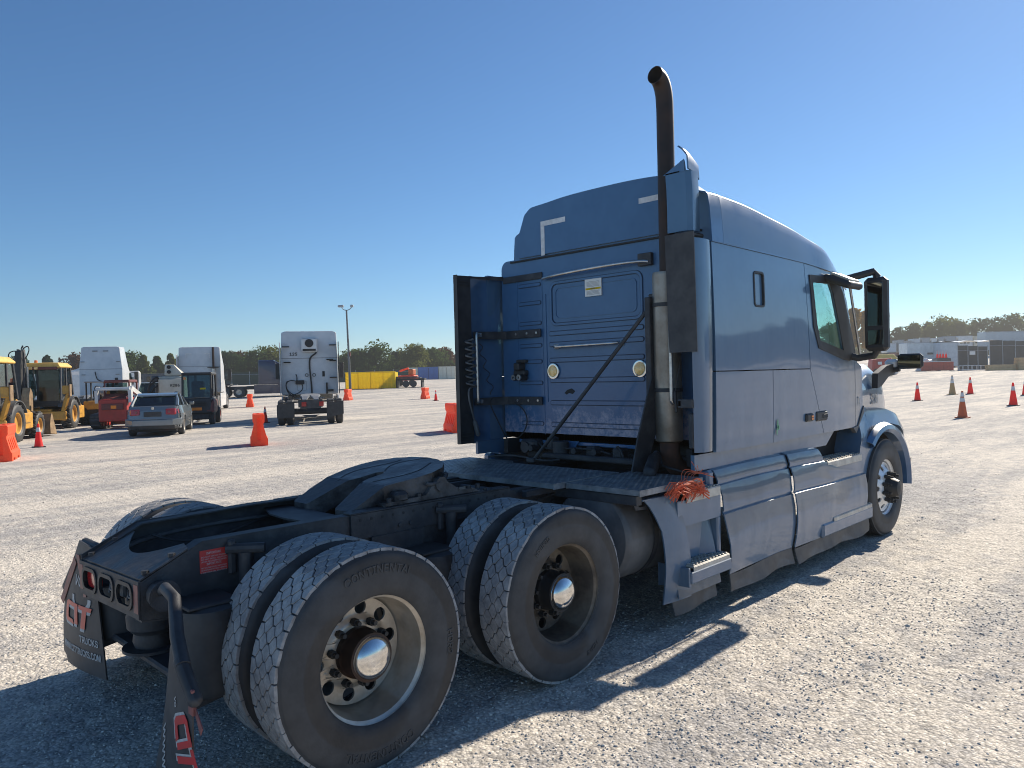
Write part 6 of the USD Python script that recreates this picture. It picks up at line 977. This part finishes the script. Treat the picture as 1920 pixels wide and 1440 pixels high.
A('hood_mirror', [bb(6.98, 7.06, -1.44, -1.18, 1.72, 1.885, .03)], 'black'); A('hood_mirror_glass', bb(6.974, 6.9795, -1.425, -1.195, 1.735, 1.87, .002), 'mirror'); A('hood_mirror_shell', bb(7.0, 7.1, -1.19, -1.04, 1.72, 1.83, .03), 'white')
A('hood_mirror_arm', [ext(Polygon([(6.50, 1.52), (6.52, 1.68), (6.80, 1.76), (7.06, 1.78), (7.06, 1.68), (6.85, 1.64), (6.62, 1.54)]), -1.14, -1.08), tube([(7.02, -1.05, 1.70), (7.02, -1.2, 1.72)], .03, 8)], 'black')
# ---- side extenders
er = np.array([[(x + .05 * (2.7 - z) / 1.5 * (x < 2.8), -1.20 - d_ + .01 * np.sin(z * 2.2), z) for x, d_ in ((2.72, -.035), (2.735, -.012), (2.77, .0), (2.83, .012), (2.90, .014), (2.95, .006), (2.985, -.006), (2.995, -.03))] for z in np.linspace(1.17, 2.70, 16)])
A('side_extender', sheet(er, -.012), 'blue_dusty', 'right side extender', smooth=45)
el = np.array([[(x, 1.17 + .015 * np.sin((x - 2.7) * 5), z) for x in np.linspace(2.775, 3.17, 8)] for z in np.linspace(1.13, 2.69, 8)])
A('side_extender', sheet(el, -.015), 'blue', 'left side extender'); A('extender_edge', [bb(2.595, 2.60, 1.15, 1.20, 1.14, 2.685), sheet([[(2.60, 1.195, z), (2.70, 1.185, z), (2.775, 1.178, z)] for z in (1.135, 1.9, 2.685)], .012)] + [bb(2.62, 2.77, 1.165, 1.172, z, z + .006) for z in (1.17, 1.20, 1.23, 2.60, 2.63)], 'black')
A('extender_flap', sheet([[(2.715 + .02 * (2.73 - z), -1.205 + .0 * z - .02, z), (2.715, -1.16, z), (2.72, -1.07, z), (2.722, -.985 - .02 * (2.73 - z), z)] for z in np.linspace(1.89, 2.735, 6)], .010), 'flap', 'dark rubber flap of the right extender')
A('extender_stay', [bb(2.74, 3.15, -1.08, -1.05, 1.50, 1.545, .004), bb(3.06, 3.14, -1.10, -1.03, 1.49, 1.56, .01), bb(2.74, 2.8, -1.17, -1.05, 1.49, 1.555, .005), bb(2.76, 2.84, -1.16, -1.12, 1.20, 1.45, .006)], 'frame')
A('extender_liner', [bb(3.02, 3.14, -1.16, -1.13, 1.19, 2.68)], 'dark')
ue = np.array([[(x, -y_ + .06 * max(0, z - 3.05), z) for x, y_ in ((2.80, .96), (2.80, 1.08), (2.805, 1.12), (2.84, 1.15), (2.93, 1.15), (2.98, 1.12), (3.02, 1.06))] for z in np.linspace(2.765, 3.20, 8)])
A('roof_extender', sheet(ue, -.012), 'blue_dusty', 'right roof extender', smooth=35)
uf = np.array([[(2.80 - .03 * (z > 3.33) + k_ * .17, -1.135 + .05 * (z - 3.2) + .05 * sstep(z, 3.32, 3.37) + .015 * k_, z - .05 * k_ ** 2) for k_ in np.linspace(0, 1, 7)] for z in (3.203, 3.25, 3.30, 3.34, 3.365, 3.37)])
A('roof_extender_fin', [sheet(uf, .012), hull([(2.80, -.93, 3.19), (2.80, -1.11, 3.28), (2.80, -1.11, 3.19), (2.83, -.95, 3.19), (2.83, -1.11, 3.19), (2.83, -1.10, 3.27)])], 'blue')
A('extender_gap', [bb(2.78, 2.99, -1.15, -1.02, 2.725, 2.757, .01)], 'black')
# ---- exhaust
A('muffler', lathe([(.0, 1.215), (.090, 1.215), (.104, 1.225), (.104, 2.49), (.098, 2.515), (.062, 2.518)], 48, 'z', (3.01, -.80, 0)), 'muffler', smooth=40)
sp = np.array([0, 0, .045]) + bend([(3.045, -.80, 2.40), (3.048, -.80, 3.0), (3.05, -.80, 3.55), (3.05, -.80, 3.70), (3.046, -.80, 3.80), (3.025, -.80, 3.885), (2.985, -.80, 3.938), (2.925, -.80, 3.958)], 5)
k_ = len(sp); tb = tube(sp, .066, 28, cap=False); ti = tube(sp[-12:], .060, 28, cap=False); ti.invert()
rimv = np.vstack([tb.vertices[-28:], ti.vertices[-28:]]); rimf = [(j, (j + 1) % 28, 28 + (j + 1) % 28) for j in range(28)] + [(j, 28 + (j + 1) % 28, 28 + j) for j in range(28)]
A('exhaust_stack', [tb, trimesh.Trimesh(rimv, rimf, process=False)], 'stack', smooth=50); A('stack_bore', ti, 'dark', smooth=50)
A('exhaust_elbow', tube(bend([(3.01, -.80, 1.22), (3.02, -.80, 1.12), (3.08, -.80, 1.03), (3.2, -.82, .97), (3.4, -.84, .95)]), .075, 24), 'rust')
A('heat_rail', tube(bend([(2.93, -.90, 2.14), (2.86, -.93, 2.14), (2.845, -.935, 2.06), (2.845, -.935, 1.8), (2.845, -.935, 1.58), (2.86, -.94, 1.52), (2.95, -.96, 1.51), (3.0, -1.0, 1.51)], 5), .016, 12), 'satin')
E('muffler_clamp', [lathe([(.106, 0), (.110, 0), (.110, .03), (.106, .03)], 40, 'z', (3.01, -.80, z), closed=True) for z in (1.60, 2.25)], 'frame')
A('zip_tie', [rhull([(2.83, -.975, 1.60), (2.825, -.985, 1.46)], .010), cyl((2.83, -.97, 1.58), (2.86, -1.0, 1.80), .003, 5)], 'black')
A('stack_post', [bb(2.90, 2.96, -.72, -.67, 1.45, 2.33, .006), ext(Polygon([(2.86, 1.62), (2.97, 1.85), (2.98, 1.35), (2.80, 1.02), (2.62, 1.015), (2.70, 1.25)]), -.725, -.713), bb(2.97, 3.02, -.74, -.66, 2.25, 2.36, .008), bb(2.94, 3.0, -.79, -.73, 2.20, 2.26, .004), bb(2.94, 3.0, -.79, -.73, 1.58, 1.62, .004)], 'frame')
A('stack_strut', [cyl((2.95, -.67, 2.24), (2.72, .36, 1.035), .016, 12), bb(2.68, 2.78, .33, .42, 1.013, 1.05, .008)], 'frame')
A('air_tank', [rhull([(2.62, -.88, 1.03), (2.80, -.80, 1.10)], .05), cyl((2.8, -.80, 1.10), (2.95, -.72, 1.12), .03, 12)], 'frame')
# gear under the rear wall
A('cross_beam', [bb(2.88, 2.96, -.65, .42, 1.03, 1.075, .01)], 'frame')
E('valve', [bb(3.0, 3.1, y - .05, y + .05, 1.02, 1.14, .015) for y in (-.02, -.30)] + [cyl((2.95, y, 1.10), (3.05, y, 1.10), .028, 12) for y in (-.10, .12, .62)] + [bb(3.0, 3.15, .60, .80, 1.06, 1.17, .02), cyl((2.98, .72, 1.10), (3.1, .72, 1.10), .05, 16), bb(3.0, 3.1, .40, .47, 1.10, 1.20, .01), cyl((3.0, .30, 1.03), (3.0, .30, 1.17), .07, 18)], 'frame')
E('hose', [tube(bend(p), .009, 7) for p in (((3.05, -.25, 1.10), (3.0, -.32, 1.15), (2.97, -.38, 1.10), (2.97, -.40, 1.03)), ((3.05, .6, 1.14), (3.0, .4, 1.10), (2.98, .1, 1.12), (3.05, -.2, 1.08)), ((3.0, -.5, 1.16), (2.9, -.66, 1.09), (2.8, -.9, 1.05), (2.9, -1.05, 1.0)), ((2.7, .9, 1.03), (2.75, .6, 1.05), (2.7, .3, 1.04), (2.75, .1, 1.05)))], 'black')
A('wall_bracket', [ext(Polygon([(.16, 1.17), (.34, 1.17), (.24, 1.07)]), 3.08, 3.09, 'yz'), bb(3.10, 3.14, -.5, .9, 1.13, 1.16, .005)], 'blue')
A('rear_crossbar', [bb(3.2, 3.26, -.9, .9, .98, 1.08, .01)], 'frame')
# ---- lower fairings
prof = [(-.17, 1.035), (-.06, 1.04), (-.012, 1.028), (0, 1.0), (.012, .95), (.006, .922), (.020, .915), (.040, .84), (.046, .74), (.036, .715), (.052, .705), (.070, .60), (.074, .48), (.060, .36), (.034, .25)]
def skirt(x0f, x1f, seed, y0=1.20, pr=prof, n=16, dy=0.):
    P = []
    for (d_, z) in pr:
        a, b = x0f(z), x1f(z); xs_ = np.linspace(a, b, n)
        P.append([(x, -(y0 + dy + d_ + .009 * (meshkit.noise(np.array([x * 2.3, z * 3.1, seed])) - .5) * 2), z + .006 * math.sin(x * 3 + seed)) for x in xs_])
    return sheet(np.array(P), .010)
def strip(x0, x1, z, y, seed):
    return sheet([[(x, -(y + .02 * k2 + .016 * math.sin(x * 9 + seed) * k2 ** 2), z - .125 * k2 + .010 * math.sin(x * 5 + seed)) for x in np.linspace(x0, x1, 14)] for k2 in np.linspace(0, 1, 5)], .008)
mid0 = lambda z: np.interp(z, [.2, .4, .56, .70, .71, .9, 1.04], [3.10, 3.075, 3.03, 3.0, 3.02, 3.015, 2.975])
for s, fl in ((-1, lambda m: m), (1, mir)):
    A('side_fairing', fl(skirt(mid0, lambda z: 4.15, 3.)), 'blue_dusty', 'dented middle fairing panel' if s < 0 else None, smooth=40)
    A('side_fairing', fl(skirt(lambda z: 4.155 + .012 * math.sin(z * 9), lambda z: np.interp(z, [.2, .70, .72, .88, 1.03], [5.72, 5.72, 5.72, 4.86, 4.76]), 8., dy=.018)), 'blue_dusty', smooth=40)
    E('rubber_strip', [fl(strip(3.10, 4.14, .252, 1.236, 1.)), fl(strip(4.17, 5.85, .252, 1.25, 2.)), fl(strip(2.42, 3.0, .225, 1.17, 4.))], 'mgrey')
    rear = np.array([[(np.interp(z, [.20, .45, .7, .85, .93], [2.32, 2.30, 2.26, 2.18, 2.10]) + k2 * (np.interp(z, [.2, .93], [2.62, 2.44]) - np.interp(z, [.20, .45, .7, .85, .93], [2.32, 2.30, 2.26, 2.18, 2.10])), -(1.205 + .045 * math.sin(math.pi * (z - .2) / .75) - .03 * (1 - k2) ** 2), z) for k2 in np.linspace(0, 1, 6)] for z in np.linspace(.19, .925, 14)])
    A('rear_fairing', [fl(sheet(rear, -.012)), fl(bb(2.08, 2.46, -1.19, -1.10, .917, .929, .003))], 'blue_dusty', smooth=40)
    ub = np.array([[(x, -(1.235 - .02 * abs(z - .80)), z) for x in np.linspace(2.42, 2.99, 8)] for z in (.695, .75, .82, .875)])
    A('step_fairing', [fl(sheet(ub, -.012)), fl(bb(2.42, 2.99, -1.235, -1.0, .862, .874, .003)), fl(bb(2.45, 3.05, -1.165, -1.15, .25, .86)), fl(bb(2.94, 2.99, -1.235, -1.10, .30, .70, .01)), fl(sheet([[(x, -(1.20 + .02 * k2), .34 - .13 * k2) for x in np.linspace(2.44, 3.0, 6)] for k2 in (0, .5, 1)], .01)), fl(hull([(2.86, -1.165, .72), (2.94, -1.165, .72), (2.94, -1.165, .40), (2.78, -1.165, .40), (2.92, -1.235, .40)])), fl(bb(2.90, 2.99, -1.19, -1.10, .9, 1.03, .02))], 'blue_dusty', smooth=30)
    A('step_tray', [fl(bb(2.46, 3.0, -1.30, -1.15, .385, .40, .004)), fl(bb(2.44, 2.46, -1.30, -1.06, .30, .43, .004)), fl(bb(2.46, 3.0, -1.31, -1.29, .32, .40, .006)), fl(hull([(2.43, -1.06, .28), (2.43, -1.06, .44), (2.44, -1.28, .32), (2.44, -1.28, .42), (2.46, -1.06, .28)]))], 'blue_dusty')
    def grip(x0, x1, y0, y1, z, nt):
        ms = [bb(x0, x1, y0, y1, z, z + .018, .003)]
        for q in range(nt):
            x = x0 + (q + .5) * (x1 - x0) / nt
            for yy_ in np.linspace(y0 + .02, y1 - .02, 4): ms.append(bb(x - .014, x + .008, yy_ - .012, yy_ + .012, z + .018, z + .027, .003))
        return fl(cat(ms + [bb(x0, x1, y0 - .003, y0 + .006, z - .05, z + .012, .002)]))
    A('step_plate', grip(2.52, 2.97, -1.245, -1.02, .905, 11), 'step'); A('step_plate', grip(2.50, 2.985, -1.30, -1.165, .418, 11), 'step')
    A('step_plate', grip(4.88, 5.70, -1.25, -1.05, .885, 16), 'step'); A('step_plate', grip(4.90, 5.84, -1.29, -1.12, .385, 18), 'step')
    A('front_step_fairing', [fl(bb(4.66, 5.86, -1.295, -1.15, .25, .38, .02)), fl(bb(4.86, 5.72, -1.235, -1.10, .72, .88, .012)), fl(bb(4.80, 5.8, -1.08, -1.05, .25, .9)), fl(bb(5.5, 5.74, -1.23, -1.06, .4, .87, .03))], 'blue_dusty')
# ---- strands of orange netting caught on the upper step
nt = []
for q in range(95):
    c0 = np.array([rng.uniform(2.30, 2.68), 0, 0]); c0[1] = -1.27 - rng.uniform(-.03, .04); c0[2] = .945 - .10 * (c0[0] - 2.3) + rng.uniform(-.02, .05); a = rng.normal(.3, .5); L_ = rng.uniform(.07, .17)
    d_ = np.array([math.cos(a) * L_, -math.sin(a) * L_ * .6, rng.uniform(-.02, .10)]); nt.append(tube([c0 - d_ * .5, c0 + (0, 0, .03), c0 + d_ * .5 + rng.normal(0, .012, 3)], .0028, 4))
for q in range(5):
    c0 = np.array([2.55, -1.26 + .015 * q, .95]); nt.append(tube(bend([c0, c0 + (.06, .02, .06 + .015 * q), c0 + (.13 + .02 * q, .03, .09), c0 + (.21, .03 * (q - 2), .06 + .025 * q)], 4), .0026, 4))
for q in range(3): nt.append(tube(bend([(2.30 + .1 * q, -1.27, .945), (2.42 + .08 * q, -1.30, 1.00 + .01 * q), (2.55 + .05 * q, -1.29, .97), (2.66, -1.26 + .01 * q, .95), (2.74, -1.29, .90 - .02 * q)], 5), .0055, 6))
single('orange_netting', cat(nt), 'straw', 'tangle of torn orange netting strands lying on the blue truck side step', 'netting')
